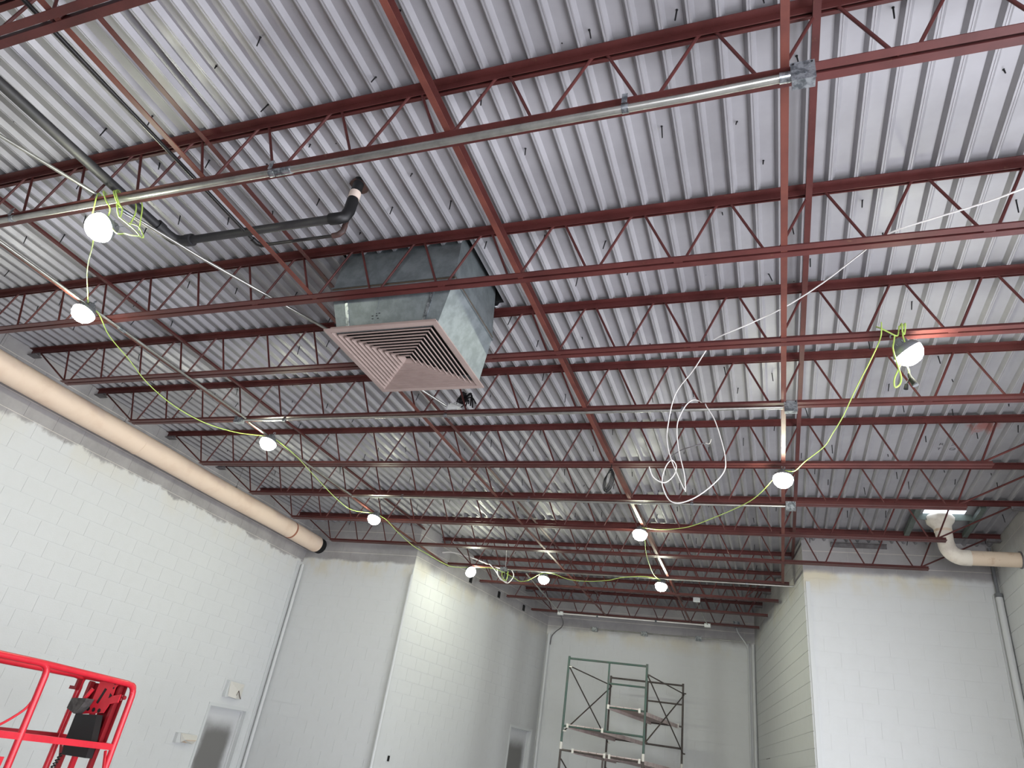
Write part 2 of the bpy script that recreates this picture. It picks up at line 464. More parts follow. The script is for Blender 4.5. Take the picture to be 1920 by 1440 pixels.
# ------------------------------------------------------------------ bar joists
ZB, ZT = 4.72, ZRIB
NODE0, PAN = .084, .6024
def lprofile(y0, sgn, leg, t, z, up):
    """L angle section in the yz plane: flat leg at z, standing leg at y0"""
    zz = 1 if up else -1
    return [(y0, z), (y0 + sgn*leg, z), (y0 + sgn*leg, z + zz*t), (y0 + sgn*t, z + zz*t), (y0 + sgn*t, z + zz*leg), (y0, z + zz*leg)]
def angle_x(mb, x0, x1, y0, sgn, leg, t, z, up):
    mb.prism([(x0, y, zz) for y, zz in lprofile(y0, sgn, leg, t, z, up)], (x1 - x0, 0, 0))
GAP = .009
ROD = {}
def rod_mesh(sign):
    if sign not in ROD:
        mb = MB().tube([(.03*sign, 0, ZB+.018), (.055*sign, 0, ZB+.05), (PAN/2*sign - .055*sign, 0, ZT-.052), (PAN/2*sign - .03*sign, 0, ZT-.018)], .0098, 8)
        ROD[sign] = mb.mesh('web_bar', (0, 0, ZB)); ROD[sign].materials.append(RED)
    return ROD[sign]
JL = {
 0: ('rust-red steel bar joist crossing the upper left corner, closest to the camera', -8.66, 2.95),
 1: ('rust-red bar joist with the thick conduit and large galvanised box along its lower chord', -8.66, 2.95),
 2: ('rust-red bar joist passing just in front of the big galvanised supply duct', -8.66, 2.95),
 3: ('rust-red bar joist running just behind the square diffuser, work light tied on at right', -8.66, 2.95),
 4: ('rust-red bar joist with thin conduit between two boxes, draped by white cable loops', -8.66, 2.95),
 5: ('rust-red bar joist with black wire coil and a work light below it at right', -8.66, 2.95),
 6: ('rust-red bar joist carrying the second thin conduit run with box, above the roof slot', -8.66, 2.95),
 7: ('rust-red bar joist just in front of the white elbow duct at right', -8.66, 2.95),
 8: ('rust-red bar joist right in front of the bare block tops of both return walls', -8.66, 2.95),
 9: ('shorter bar joist over the rear recess, three work lights and conduit along it', -6.06, .33),
 10: ('shorter dim bar joist in the rear recess, first behind the row of lights', -5.86, .15),
 11: ('shorter dim bar joist in the rear recess, last but one before the back wall', -5.66, -.03),
 12: ('shortest bar joist, last one before the back wall, thin conduit beneath it', -5.46, -.21),
}
BOT = {9: (-5.87, .254), 10: (-5.66, .089), 11: (-5.48, -.107), 12: (-5.28, -.29)}
for j, (lab, xl, xr) in JL.items():
    y = YJ[j]
    J = thing('bar_joist', lab, 'joist', (0, y, ZB), 'roof joists')
    bx0, bx1 = BOT.get(j, (-7.78, 2.03))
    for sg in (-1, 1):
        mb = MB(); angle_x(mb, bx0, bx1, y + sg*GAP, sg, .046, .005, ZB, True); part('bottom_chord', mb, RED, J)
        mb = MB(); angle_x(mb, xl-.03, xr+.03, y + sg*GAP, sg, .052, .0055, ZT, False); part('top_chord', mb, RED, J)
    k = -4
    nodes = [NODE0 - PAN*q for q in range(-6, 18)]
    nodes = [q for q in nodes if bx0 + .02 <= q <= bx1 - .02]
    for q in nodes:
        for sg in (-1, 1):
            tx = q + sg*PAN/2
            if xl + .1 < tx < xr - .1:
                link('web_bar', rod_mesh(sg), None, J, (q, 0, 0))
    # end diagonals from the chord end up to the bearing
    for xe, xw, sg in ((nodes[-1], xl, -1), (nodes[0], xr, 1)):
        if abs(xw - xe) > .35:
            part('end_bar', MB().tube([(xe + sg*.04, y, ZB+.03), (xw - sg*.16, y, ZT-.05)], .0105, 8), RED, J)
    for xw, sg in ((xl, 1), (xr, -1)):
        if j < 13:
            part('bearing_seat', MB().box((min(xw-.02*sg, xw + sg*.15), y-.05, ZT-.093), (max(xw-.02*sg, xw + sg*.15), y+.05, ZT-.085)).box((min(xw, xw+sg*.17), y-.012, ZT-.088), (max(xw, xw+sg*.17), y+.012, ZT-.05)), SEAT, J)
    if j >= 10:
        xw = -6.19 + .1666*(y - 11.16)
        part('pocket_shade', MB().box((xw-.02, y-.05, ZB-.03), (xw+.022, y+.05, ZB+.10)), DARK, J)  # near-black box on the wall, painted as the shade of a joist pocket
    # spacer bars between the two angles of the lower chord
    for q in nodes[1::3]:
        if 'spacer' not in ROD: ROD['spacer'] = MB().box((-.03, -GAP, .004), (.03, GAP, .02)).mesh('chord_spacer'); ROD['spacer'].materials.append(RED)
        link('chord_spacer', ROD['spacer'], None, J, (q, 0, 0))

def bridging(x, y0, y1, z, lab, flip, m=BRIDGE, leg=.040):
    mb = MB()
    sg = -1 if flip else 1
    # L angle along y
    prof = [(x, z), (x + sg*leg, z), (x + sg*leg, z + .0045), (x + sg*.0045, z + .0045), (x + sg*.0045, z + leg), (x, z + leg)]
    mb.prism([(px, y0, pz) for px, pz in prof], (0, y1 - y0, 0))
    top('bridging_angle', mb, m, lab, 'bridging', 'bridging lines between the joists', (x, (y0+y1)/2, z))
ZBB, ZBT = ZB + .006, ZT - .098
bridging(-5.95, .2, 12.0, ZBB, 'lower bridging angle nearest the left wall, with thin conduit beside it', False)
bridging(-6.11, .2, 11.1, ZBT, 'upper bridging angle nearest the left wall', False, RED)
bridging(-3.53, .2, 15.4, ZBB, 'lower bridging angle beside the thin black gas pipe, running under the duct', False)
bridging(-3.71, .2, 15.4, ZBT, 'upper bridging angle left of the thin black gas pipe', False, RED)
bridging(-1.69, .2, 15.4, ZBB, 'middle lower bridging angle, just right of the square diffuser', False)
bridging(-1.87, .2, 15.4, ZBT, 'middle upper bridging angle, just right of the duct', False, RED)
bridging(.137, .2, 11.9, ZBB, 'right lower bridging angle passing beside the large galvanised box', False)
bridging(.310, .2, 11.9, ZBT, 'right upper bridging angle, rightmost of all the bridging lines', False, RED)

# ------------------------------------------------------------------ supply duct with square diffuser
hv = thing('supply_air_duct', 'big galvanised supply duct drop with taupe square louvered diffuser', 'air duct', (-2.85, 4.2, ZDECK))
def frust(mb, lo, hi, z0, z1):
    (a0, b0, a1, b1), (c0, d0, c1, d1) = lo, hi
    mb._add([(a0,b0,z0),(a1,b0,z0),(a1,b1,z0),(a0,b1,z0),(c0,d0,z1),(c1,d0,z1),(c1,d1,z1),(c0,d1,z1)],
            [(0,1,5,4),(1,2,6,5),(2,3,7,6),(3,0,4,7)]); return mb
MID = (-3.405, 3.735, -2.262, 4.59); TOPR = (-3.42, 3.79, -2.32, 4.55); NECK = (-3.36, 3.90, -2.425, 4.82)
part('upper_duct', frust(MB(), MID, TOPR, 4.87, 5.60), DUCT, hv)
part('lower_duct', frust(MB(), NECK, MID, 4.515, 4.83), DUCT, hv)
fl_ = MB()
x0, y0, x1, y1 = MID
def rect_ring(mb, o, i, z0, z1):
    (a,b,c,d), (e,f,g,h) = o, i
    mb.box((a,b,z0),(c,f,z1)).box((a,h,z0),(c,d,z1)).box((a,f,z0),(e,h,z1)).box((g,f,z0),(c,h,z1)); return mb
part('seam_flange', rect_ring(MB(), (x0-.012,y0-.012,x1+.012,y1+.012), (x0+.01,y0+.01,x1-.01,y1-.01), 4.862, 4.872), DUCT, hv)
part('seam_flange', rect_ring(MB(), (x0-.012,y0-.012,x1+.012,y1+.012), (x0+.01,y0+.01,x1-.01,y1-.01), 4.828, 4.838), DUCT, hv)
part('gasket', rect_ring(MB(), (x0-.004,y0-.004,x1+.004,y1+.004), (x0+.02,y0+.02,x1-.02,y1-.02), 4.838, 4.862), GASKET, hv)
# standing drive-cleat strips on the front of the lower piece
for fx in (.12, .86):
    tx = x0 + (x1-x0)*fx; bx = NECK[0] + (NECK[2]-NECK[0])*fx
    part('hanger_strap', MB().beam((bx, NECK[1]-.006, 4.52), (tx, y0-.006, 4.835), .006, .03, (1,0,0)), BOXM, hv)
part('duct_seam', MB().beam((NECK[0]+(NECK[2]-NECK[0])*.37, NECK[1]-.003, 4.52), (x0+(x1-x0)*.42, y0-.003, 4.83), .003, .008, (1,0,0)), DUCT, hv)
part('duct_seam', MB().beam((x0+(x1-x0)*.42, y0-.003, 4.872), (TOPR[0]+(TOPR[2]-TOPR[0])*.42, TOPR[1]+.015, 5.24), .003, .008, (1,0,0)), DUCT, hv)
part('vent_holes', MB()._add(*(lambda q: (q[0], q[1]))((lambda vs: (vs, [tuple(range(i*4, i*4+4)) for i in range(len(vs)//4)]))(
    [p for (hx, hz) in ((-3.02,4.62),(-2.98,4.62),(-3.02,4.60),(-2.97,4.60),(-2.985,4.635),(-2.955,4.637)) for p in
     ((hx, 3.90-(hz-4.515)*.524-.003, hz), (hx+.018, 3.90-(hz-4.515)*.524-.003, hz), (hx+.018, 3.90-(hz+.006-4.515)*.524-.003, hz+.006), (hx, 3.90-(hz+.006-4.515)*.524-.003, hz+.006))]))), DARK, hv, 'stuff')
part('curb_light_block', rect_ring(MB(), (-3.55,3.70,-2.10,4.70), (-3.46,3.77,-2.19,4.63), 5.29, 5.75).box((-3.55,3.70,5.75),(-2.10,4.70,5.78)), DARK, hv)  # closed dark box added above the deck to block sky light at the duct opening
# diffuser: outer frame and nested louver blades
DZ = 4.50; dx0, dy0, dx1, dy1 = -3.440, 3.815, -2.385, 4.870
dcx, dcy = (dx0+dx1)/2, (dy0+dy1)/2; H = (dx1-dx0)/2
df = MB()
rect_ring(df, (dx0,dy0,dx1,dy1), (dx0+.045,dy0+.045,dx1-.045,dy1-.045), DZ, DZ+.012)
rect_ring(df, (dx0+.035,dy0+.035,dx1-.035,dy1-.035), (dx0+.045,dy0+.045,dx1-.045,dy1-.045), DZ+.012, DZ+.05)
part('diffuser_frame', df, TAUPE, hv)
part('throat_shade', MB().box((dx0+.05,dy0+.05,DZ+.085),(dx1-.05,dy1-.05,DZ+.095)), DARK, hv)  # black sheet stands in for the shade inside the duct neck
NR = 11; hin = H - .047; step = hin / (NR + .55)
for r in range(NR):
    ho = hin - r*step; hi_ = ho - step*.92       # bottom edge (outer) and top edge (inner)
    zt = DZ + .034; zb_ = DZ + .006
    for q in range(4):
        R4 = Matrix.Rotation(math.pi/2*q, 3, 'Z'); c = Vector((dcx, dcy, 0))
        th = .0022
        pts = []
        for dzz in (0, th*2.2):
            pts += [c + R4 @ Vector((-ho, -ho, 0)) + Vector((0,0,zb_+dzz)), c + R4 @ Vector((ho, -ho, 0)) + Vector((0,0,zb_+dzz)),
                    c + R4 @ Vector((hi_, -hi_, 0)) + Vector((0,0,zt+dzz)), c + R4 @ Vector((-hi_, -hi_, 0)) + Vector((0,0,zt+dzz))]
        mb = MB()._add(pts, [(0,1,2,3),(7,6,5,4),(0,4,5,1),(1,5,6,2),(2,6,7,3),(3,7,4,0)])
        # small downturned lip on the outer edge
        lip = [c + R4 @ Vector((-ho, -ho, 0)) + Vector((0,0,zb_)), c + R4 @ Vector((ho, -ho, 0)) + Vector((0,0,zb_)), c + R4 @ Vector((ho, -ho, 0)) + Vector((0,0,zb_-.007)), c + R4 @ Vector((-ho, -ho, 0)) + Vector((0,0,zb_-.007))]
        ins = R4 @ Vector((0, .004, 0))
        mb._add(lip + [p + ins for p in lip], [(0,1,2,3),(7,6,5,4),(2,6,7,3),(0,4,5,1),(0,3,7,4),(1,5,6,2)])
        part('louver_blade', mb, TAUPE, hv)

# ------------------------------------------------------------------ round ducts
du = thing('round_duct', 'long cream insulated round duct along the top of the left wall', 'air duct', (-8.36, 5, 4.75))
prof = [(-8.36, yy, 4.75 + .004*math.sin(yy*2.1)) for yy in [-3.5 + .45*i for i in range(33)]] + [(-8.36, 11.0, 4.75)]
part('duct_run', MB().tube(prof, .158, 24), INSUL, du)
for yy in (1.6, 4.0, 6.45, 10.15):
    part('joint_band', MB().tube([(-8.36, yy-.02, 4.75), (-8.36, yy+.02, 4.75)], .161, 24), RUSTB if yy > 8 else INSUL, du)
part('end_collar', MB().tube([(-8.36, 10.98, 4.75), (-8.36, 11.15, 4.75)], .148, 24), DARK, du)
for yy in (4.2, 6.1, 8.5):
    part('hanger', MB().tube([(-8.36, yy, 4.90), (-8.36, yy, 5.25)], .004, 6).beam((-8.36, yy, 4.895), (-8.36, yy, 4.93), .03, .02), SEAT, du)

el = thing('elbow_duct', 'white insulated elbow duct dropping from the roof into the right wall', 'air duct', (2.15, 10.0, 4.7))
part('roof_boot', MB().tube([(2.13,10.0,5.265),(2.13,10.0,5.235),(2.13,10.0,5.18),(2.14,10.0,5.12),(2.145,10.0,5.08)], [.155,.175,.165,.115,.105], 20), INSULW, el)
part('drop', MB().tube([(2.145,10.0,5.09),(2.15,10.0,4.93),(2.155,10.0,4.88)], [.104,.098,.098], 20), INSULW, el)
part('joint_band', MB().tube([(2.145,10.0,5.075),(2.145,10.0,5.045)], .108, 20), INSULS, el)
arc = [(2.155 + .17*(1-math.cos(t)), 10.0, 4.885 - .17*math.sin(t)) for t in [math.pi/2*i/8 for i in range(9)]]
part('elbow', MB().tube(arc + [(2.40,10.0,4.715)], .100, 20), INSULW, el)
part('branch', MB().tube([(2.40,10.0,4.715),(2.94,10.0,4.715)], .093, 20), INSULS, el)
part('wall_collar', MB().tube([(2.93,10.0,4.715),(2.946,10.0,4.715)], .108, 20), SEAT, el)

rc = thing('roof_patch_frame', 'greenish steel angle frame around the roof patch over the elbow duct', 'roof frame', (2.15, 10.2, 5.24))
CURB = mat('curb_green_grey', (.36,.40,.38), .5, .2, (.29,.32,.30), 6)
part('frame_rail', MB().box((1.78, 9.50, 5.185), (1.845, 10.60, 5.241)), CURB, rc)
part('frame_rail', MB().box((2.49, 9.50, 5.185), (2.55, 10.60, 5.241)), CURB, rc)
part('cover_plate', MB().box((1.70, 9.955, 5.284), (2.64, 10.80, 5.292)).box((1.70, 9.45, 5.284), (1.93, 9.955, 5.292)).box((2.41, 9.45, 5.284), (2.64, 9.955, 5.292)).box((1.93, 9.45, 5.284), (2.41, 9.815, 5.292)), GALV, rc)
part('frame_header', MB().box((1.845, 9.955, 5.20), (2.49, 9.965, 5.284)), CURB, rc)

# ------------------------------------------------------------------ pipes by the duct
dp = thing('drain_pipe', 'thick black cast iron drain pipe with elbow and riser to the deck', 'pipe', (-4.45, 2.96, 4.87))
ZD = 4.87
part('pipe_run', MB().tube([(-4.51, .2, ZD), (-4.45, 2.86, ZD)], .036, 16), CASTIRON, dp)
part('elbow', MB().tube([(-4.45,2.80,ZD),(-4.45,2.88,ZD),(-4.435,2.935,ZD),(-4.39,2.965,ZD),(-4.31,2.968,ZD)], .045, 16), CASTIRON, dp)
part('hub', MB().tube([(-4.45,2.76,ZD),(-4.45,2.82,ZD)], .050, 16), CASTIRON, dp)
part('hub', MB().tube([(-4.33,2.968,ZD),(-4.27,2.968,ZD)], .050, 16), CASTIRON, dp)
part('cross_run', MB().tube([(-4.29,2.968,ZD),(-2.86,2.968,ZD)], .033, 16), CASTIRON, dp)
part('elbow', MB().tube([(-2.95,2.968,ZD),(-2.885,2.97,ZD),(-2.845,2.985,ZD+.02),(-2.835,3.0,ZD+.09),(-2.835,3.0,ZD+.2)], .044, 16), BLACK, dp)
part('riser', MB().tube([(-2.835,3.0,ZD+.18),(-2.835,3.0,5.30)], .040, 16), BLACK, dp)
part('sealed_joint', MB().tube([(-2.835,3.0,5.085),(-2.835,3.0,5.15)], .043, 16), PVCWHITE, dp)
part('roof_collar', MB().tube([(-2.85,3.03,5.245),(-2.85,3.03,5.275)], [.075,.065], 14), RUSTIRON, dp)
gp = thing('gas_pipe', 'thin black iron gas pipe beside the bridging with rusty elbow and riser', 'pipe', (-3.73, 2.5, 4.86))
part('pipe_run', MB().tube([(-3.77, .2, 4.86), (-3.72, 3.07, 4.86)], .0140, 12), BLACKIRON, gp)
part('elbow', MB().tube([(-3.72,3.04,4.86),(-3.715,3.09,4.86),(-3.69,3.118,4.86),(-3.64,3.12,4.86)], .021, 12), BLACKIRON, gp)
part('cross_run', MB().tube([(-3.66,3.12,4.86),(-3.0,3.12,4.855)], .0135, 12), BLACKIRON, gp)
part('elbow', MB().tube([(-3.02,3.12,4.855),(-2.97,3.12,4.86),(-2.935,3.115,4.885),(-2.93,3.11,4.94)], .022, 12), RUSTIRON, gp)
part('riser', MB().tube([(-2.93,3.11,4.92),(-2.925,3.11,5.28)], .018, 12), RUSTIRON, gp)
part('sealed_joint', MB().tube([(-2.927,3.11,5.11),(-2.927,3.11,5.16)], .023, 12), PVCWHITE, gp)

# ------------------------------------------------------------------ conduits and boxes
def coupling(mb_pts, r, parent): part('coupling', MB().tube(mb_pts, r, 14), BOXM, parent)
c1 = thing('conduit', 'thick galvanised conduit strapped beneath the nearest conduit-carrying joist', 'conduit', (-2.7, 2.31, 4.687))
yc, zc = 2.335, 4.688
part('tube', MB().tube([(-8.6, yc, zc+.02), (-5.4, yc, zc+.012), (-2.4, yc, zc-.014), (-.3, yc, zc-.014), (.16, yc, zc)], .022, 16), EMT, c1)
for x in (-5.43, -2.93, -.63): 
    z_ = zc + (.012 if x < -5 else -.012)
    part('strap', MB().tube([(x-.018, yc, z_), (x+.018, yc, z_)], .027, 14).beam((x, yc-.034, z_+.005), (x, yc-.034, z_+.075), .004, .03).beam((x, yc+.03, z_+.005), (x, yc+.03, z_+.04), .004, .03), BOXM, c1)
coupling([(-2.90, yc, zc-.013), (-2.78, yc, zc-.014)], .0265, c1)
part('connector', MB().tube([(.13, yc, zc), (.186, yc, zc)], .028, 12), BOXM, c1)
def jbox(name, lab, c, s, conn=True, m=BOXM, group=None):
    x, y, z = c; a, b_, h = s
    t = thing(name, lab, 'electrical box', c, group)
    part('box_body', MB().box((x-a/2, y-b_/2, z-h/2), (x+a/2, y+b_/2, z+h/2)), m, t)
    part('cover', MB().box((x-a/2-.003, y-b_/2-.004, z-h/2-.003), (x+a/2+.003, y-b_/2-.0005, z+h/2+.003)), m, t)
    k = MB()
    for kx, kz in ((-.25,-.1),(.1,-.12),(.28,.2)): k.tube([(x+a*kx, y-b_/2-.0035, z+h*kz), (x+a*kx, y-b_/2-.0065, z+h*kz)], min(a,h)*.09, 10)
    part('knockouts', k, BOXM if m is BOXM else m, t)
    k = MB()
    for kx in (-.4, .4): k.tube([(x+a*kx, y-b_/2-.0035, z+h*.42), (x+a*kx, y-b_/2-.006, z+h*.42)], .006, 8)
    part('screws', k, SCREW, t)
    part('lugs', MB().box((x-a*.25, y-.01, z+h/2), (x-a*.25+.014, y+.01, z+h/2+.012)).box((x+a*.2, y-.01, z+h/2), (x+a*.2+.014, y+.01, z+h/2+.012)), BLACK, t)
    return t
jbox('junction_box', 'large galvanised junction box at the end of the thick conduit', (.236, 2.335, 4.682), (.105, .055, .125))
c4 = thing('conduit', 'thin conduit under the joist behind the diffuser, ending at right box', 'conduit', (-2.8, 5.74, 4.69))
part('tube', MB().tube([(-5.93, 5.735, 4.704), (-4.5, 5.735, 4.693), (-.7, 5.735, 4.685), (.15, 5.735, 4.685)], .014, 12), EMT, c4)
for x in (-5.3, -3.2, -.72): part('strap', MB().tube([(x-.02, 5.735, 4.69), (x+.02, 5.735, 4.69)], .0185, 10).box((x-.015, 5.73, 4.70), (x+.015, 5.735, 4.745)), BOXM, c4)
jbox('junction_box', 'galvanised box on the thin conduit, left of the hanging work light at right', (.215, 5.735, 4.685), (.105, .055, .10))
jbox('junction_box', 'small box where the thin conduits meet above the left second work light', (-5.96, 5.735, 4.70), (.11, .06, .07))
c6 = thing('conduit', 'thin conduit under the farther joist above the black coil and lights', 'conduit', (-2.8, 8.22, 4.69))
part('tube', MB().tube([(-5.85, 8.22, 4.70), (-1.0, 8.22, 4.69), (.18, 8.22, 4.69)], .014, 12), EMT, c6)
for x in (-5.0, -3.05, -.9): part('strap', MB().tube([(x-.02, 8.22, 4.69), (x+.02, 8.22, 4.69)], .0185, 10).box((x-.015, 8.215, 4.70), (x+.015, 8.22, 4.745)), BOXM, c6)
jbox('junction_box', 'galvanised box at the right end of the farther thin conduit', (.24, 8.22, 4.69), (.105, .055, .10))
c5 = thing('conduit', 'bright thin conduit running slantwise over the joists behind the diffuser', 'conduit', (-4.0, 3.7, 4.81))
part('tube', MB().tube([(-5.6, -.2, 4.805), (-4.84, 1.726, 4.805), (-4.27, 3.13, 4.803), (-3.70, 4.30, 4.80), (-3.19, 5.70, 4.79)], .013, 12), EMT, c5)
part('coupling', MB().tube([(-4.53, 2.49, 4.804), (-4.49, 2.59, 4.804)], .017, 10), BOXM, c5)
jb5 = jbox('junction_box', 'white junction box with its cover tilted, behind the diffuser corner', (-3.13, 5.765, 4.80), (.11, .07, .07), m=WHITE)
part('open_cover', MB().obox((-3.08, 5.73, 4.82), Vector((.05,0,-.02)), Vector((0,.03,.03)), Vector((.0006,-.001,.002))), WHITE, jb5)
wr = thing('wire_bundle', 'dark loose wires bunched above the white box behind the diffuser', 'wires', (-3.1, 5.9, 4.97))
for i in range(7):
    p = [(-3.12 + .01*i, 5.80, 4.83), (-3.16 + .02*i, 5.86, 4.9 + .01*i), (-3.17 + .022*i, 5.9, 5.0 + .012*(i % 3)), (-3.09 + .015*i, 5.9, 5.05 - .03*(i % 4)), (-3.13 + .03*i, 5.9, 4.92 - .025*(i % 3))]
    part('wire', MB().tube(smooth_path(p, 4), .008, 6), SCREW, wr)
part('wire_nut', MB().tube([(-3.13,5.88,4.97),(-3.12,5.89,5.06)], [.03,.02], 8), BLACK, wr)
ce = thing('conduit', 'thin conduit clipped beside the lower left bridging, past the two left lights', 'conduit', (-5.88, 4.5, 4.72))
part('tube', MB().tube([(-5.875, .4, 4.708), (-5.86, 3.6, 4.708), (-5.84, 5.70, 4.708)], .0125, 10), EMT, ce)
part('tube', MB().tube([(-5.86, 5.78, 4.70), (-5.885, 6.9, 4.715), (-5.86, 8.2, 4.715)], .012, 10), EMT, ce)
part('coupling', MB().tube([(-5.86, 3.78, 4.708), (-5.86, 3.86, 4.708)], .02, 10), BOXM, ce)
c9 = thing('conduit', 'long bare conduit along the joist with the three far work lights', 'conduit', (-2, 11.83, 4.69))
part('tube', MB().tube([(-4.62, 11.83, 4.69), (-2, 11.83, 4.69), (.32, 11.83, 4.69)], .0135, 10), EMT, c9)
for x in (-2.2, -.4): part('strap', MB().tube([(x-.02, 11.83, 4.69), (x+.02, 11.83, 4.69)], .019, 8), BOXM, c9)
jbox('junction_box', 'galvanised box with hanging wires between the two far left work lights', (-4.69, 11.83, 4.68), (.12, .07, .09))
cb = thing('conduit', 'pale bent flexible conduit curving from the left recess corner to the box', 'conduit', (-5.4, 11.9, 4.85))
part('tube', MB().tube(smooth_path([(-6.05, 11.9, 4.965), (-5.817, 11.9, 4.975), (-5.339, 11.88, 4.87), (-4.989, 11.87, 4.765), (-4.74, 11.84, 4.70)], 6), .014, 10), WHITECABLE, cb)
ch = thing('wire_bundle', 'white and lime wires hanging in a loop below the far left box', 'wires', (-4.65, 11.8, 4.55))
part('wire', MB().tube(smooth_path([(-4.98,11.8,4.77),(-4.85,11.8,4.66),(-4.74,11.8,4.54),(-4.62,11.8,4.45),(-4.55,11.8,4.44),(-4.48,11.8,4.53),(-4.47,11.8,4.60),(-4.52,11.8,4.67)], 4), .010, 6), WHITECABLE, ch)
part('wire', MB().tube(smooth_path([(-4.80,11.79,4.68),(-4.76,11.79,4.55),(-4.66,11.79,4.47),(-4.58,11.79,4.45)], 4), .010, 6), WHITECABLE, ch)
for dx in (0, .05, .11): part('wire', MB().tube(smooth_path([(-4.70+dx,11.8,4.65),(-4.69+dx,11.79,4.56),(-4.64+dx*.4,11.79,4.47)], 4), .008, 6), CORD, ch)
part('wire_nut', MB().tube([(-4.62,11.79,4.64),(-4.62,11.79,4.50)], [.025,.035], 8), BLACK, ch)
part('hanger_wire', MB().tube([(-4.72,11.86,5.24),(-4.66,11.84,4.72)], .004, 6), WHITECABLE, ch)
cl = thing('conduit', 'thin conduit running back from the far left wires to the last joist', 'conduit', (-4.4, 14, 4.70))
part('tube', MB().tube([(-4.33, 12.1, 4.70), (-4.55, 15.28, 4.70)], .013, 8), EMT, cl)
cj = thing('conduit', 'thin white conduit under the last joist, left box to right white box', 'conduit', (-3, 15.36, 4.69))
part('tube', MB().tube([(-4.5, 15.36, 4.69), (-1.38, 15.36, 4.69)], .014, 8), WHITECABLE, cj)
for x in (-3.7, -2.4): part('strap', MB().tube([(x-.02, 15.36, 4.69), (x+.02, 15.36, 4.69)], .024, 8), BOXM, cj)
jbox('junction_box', 'small white box at the left end of the last joist conduit', (-4.55, 15.36, 4.69), (.12, .07, .07), m=WHITE)
jbox('junction_box', 'small white box at the right end of the last joist conduit', (-1.32, 15.36, 4.685), (.12, .07, .07), m=WHITE)
lb = thing('conduit', 'short slanting conduit between the white boxes of the rear recess', 'conduit', (-1.35, 14.6, 4.8))
part('tube', MB().tube([(-1.41, 14.0, 4.83), (-1.32, 15.33, 4.70)], .012, 8), EMT, lb)
jbox('junction_box', 'white box hung highest in the rear recess, above the slanting conduit', (-1.41, 14.0, 4.885), (.125, .06, .09), m=WHITE)
cw = thing('conduit', 'horizontal conduit across the top of the back wall', 'conduit', (-2.3, 16.7, 4.65))
part('tube', MB().tube([(-4.05, 16.70, 4.655), (-.5, 16.70, 4.67)], .013, 8), EMT, cw)
for x, lab in ((-4.05, 'leftmost small box on the back wall conduit'), (-2.86, 'middle small box on the back wall conduit'), (-1.63, 'rightmost small box on the back wall conduit')):
    jbox('junction_box', lab, (x, 16.69, 4.645), (.13, .09, .09))
fx = thing('conduit', 'thin flexible conduit dropping from the last joist to the left back corner', 'conduit', (-4.8, 16.2, 4.6))
part('tube', MB().tube(smooth_path([(-4.56,15.4,4.66),(-4.57,15.7,4.57),(-4.8,16.4,4.58),(-5.0,16.62,4.50),(-5.10,16.66,4.38),(-5.12,16.68,4.2)], 5), .012, 8), SEAT, fx)

# corner trim and pipes, painted with the wall
def tpipe(name, pts, r, m=PAINTED, n=12): part(name, MB().tube(pts, r, n), m, None, 'structure')
tpipe('trim_1', [(-8.60, 11.10, ZF), (-8.60, 11.10, 4.36)], .032)
part('trim_2', MB().box((-8.655, 10.985, ZF), (-8.64, 11.04, 4.40)), PAINTED, None, 'structure')
tpipe('trim_3', [(-6.165, 11.10, ZF), (-6.165, 11.10, 4.30)], .030)
part('trim_4', MB().box((-6.20, 11.135, ZF), (-6.175, 11.155, 4.42)), PAINTED, None, 'structure')
tpipe('trim_5', [(-5.17, 16.68, ZF), (-5.17, 16.68, 4.45)], .040)
tpipe('trim_6', [(-.46, 16.68, ZF), (-.46, 16.68, 4.62)], .035)
tpipe('trim_7', smooth_path([(-.80, 16.69, 4.95), (-.76, 16.69, 4.84), (-.62, 16.69, 4.64), (-.57, 16.69, 4.5), (-.56, 16.69, 4.2), (-.56, 16.69, ZF)], 5), .018, PAINTED, 8)
jbox('junction_box', 'small grey box on the back wall right, above the bent conduit', (-.80, 16.70, 5.02), (.13, .08, .13))
part('trim_8', MB().box((.47, 11.13, ZF), (.53, 11.155, 4.60)), PAINTED, None, 'structure')
part('trim_9', MB().box((2.845, 11.12, ZF), (2.885, 11.155, 4.55)), PAINTED, None, 'structure')
tp = thing('corner_pipe', 'painted vertical pipe in the corner at far right under the elbow duct', 'pipe', (2.905, 11.02, ZF))
part('pipe', MB().tube([(2.895, 11.03, ZF), (2.895, 11.03, 4.52)], .042, 14), PAINTED, tp)
part('coupling', MB().tube([(2.895, 11.03, 4.50), (2.895, 11.03, 4.55)], .046, 14), GREY, tp)
part('upper_pipe', MB().tube([(2.90, 11.06, 4.55), (2.90, 11.06, 5.2)], .022, 12), GREY, tp)
wb = thing('wall_bracket', 'small bent steel strip low on the right rear wall', 'bracket', (-.2, 15.4, 2.36))
part('strip', MB().beam((-.235, 15.60, 2.35), (-.165, 15.15, 2.36), .02, .05), SEAT, wb)

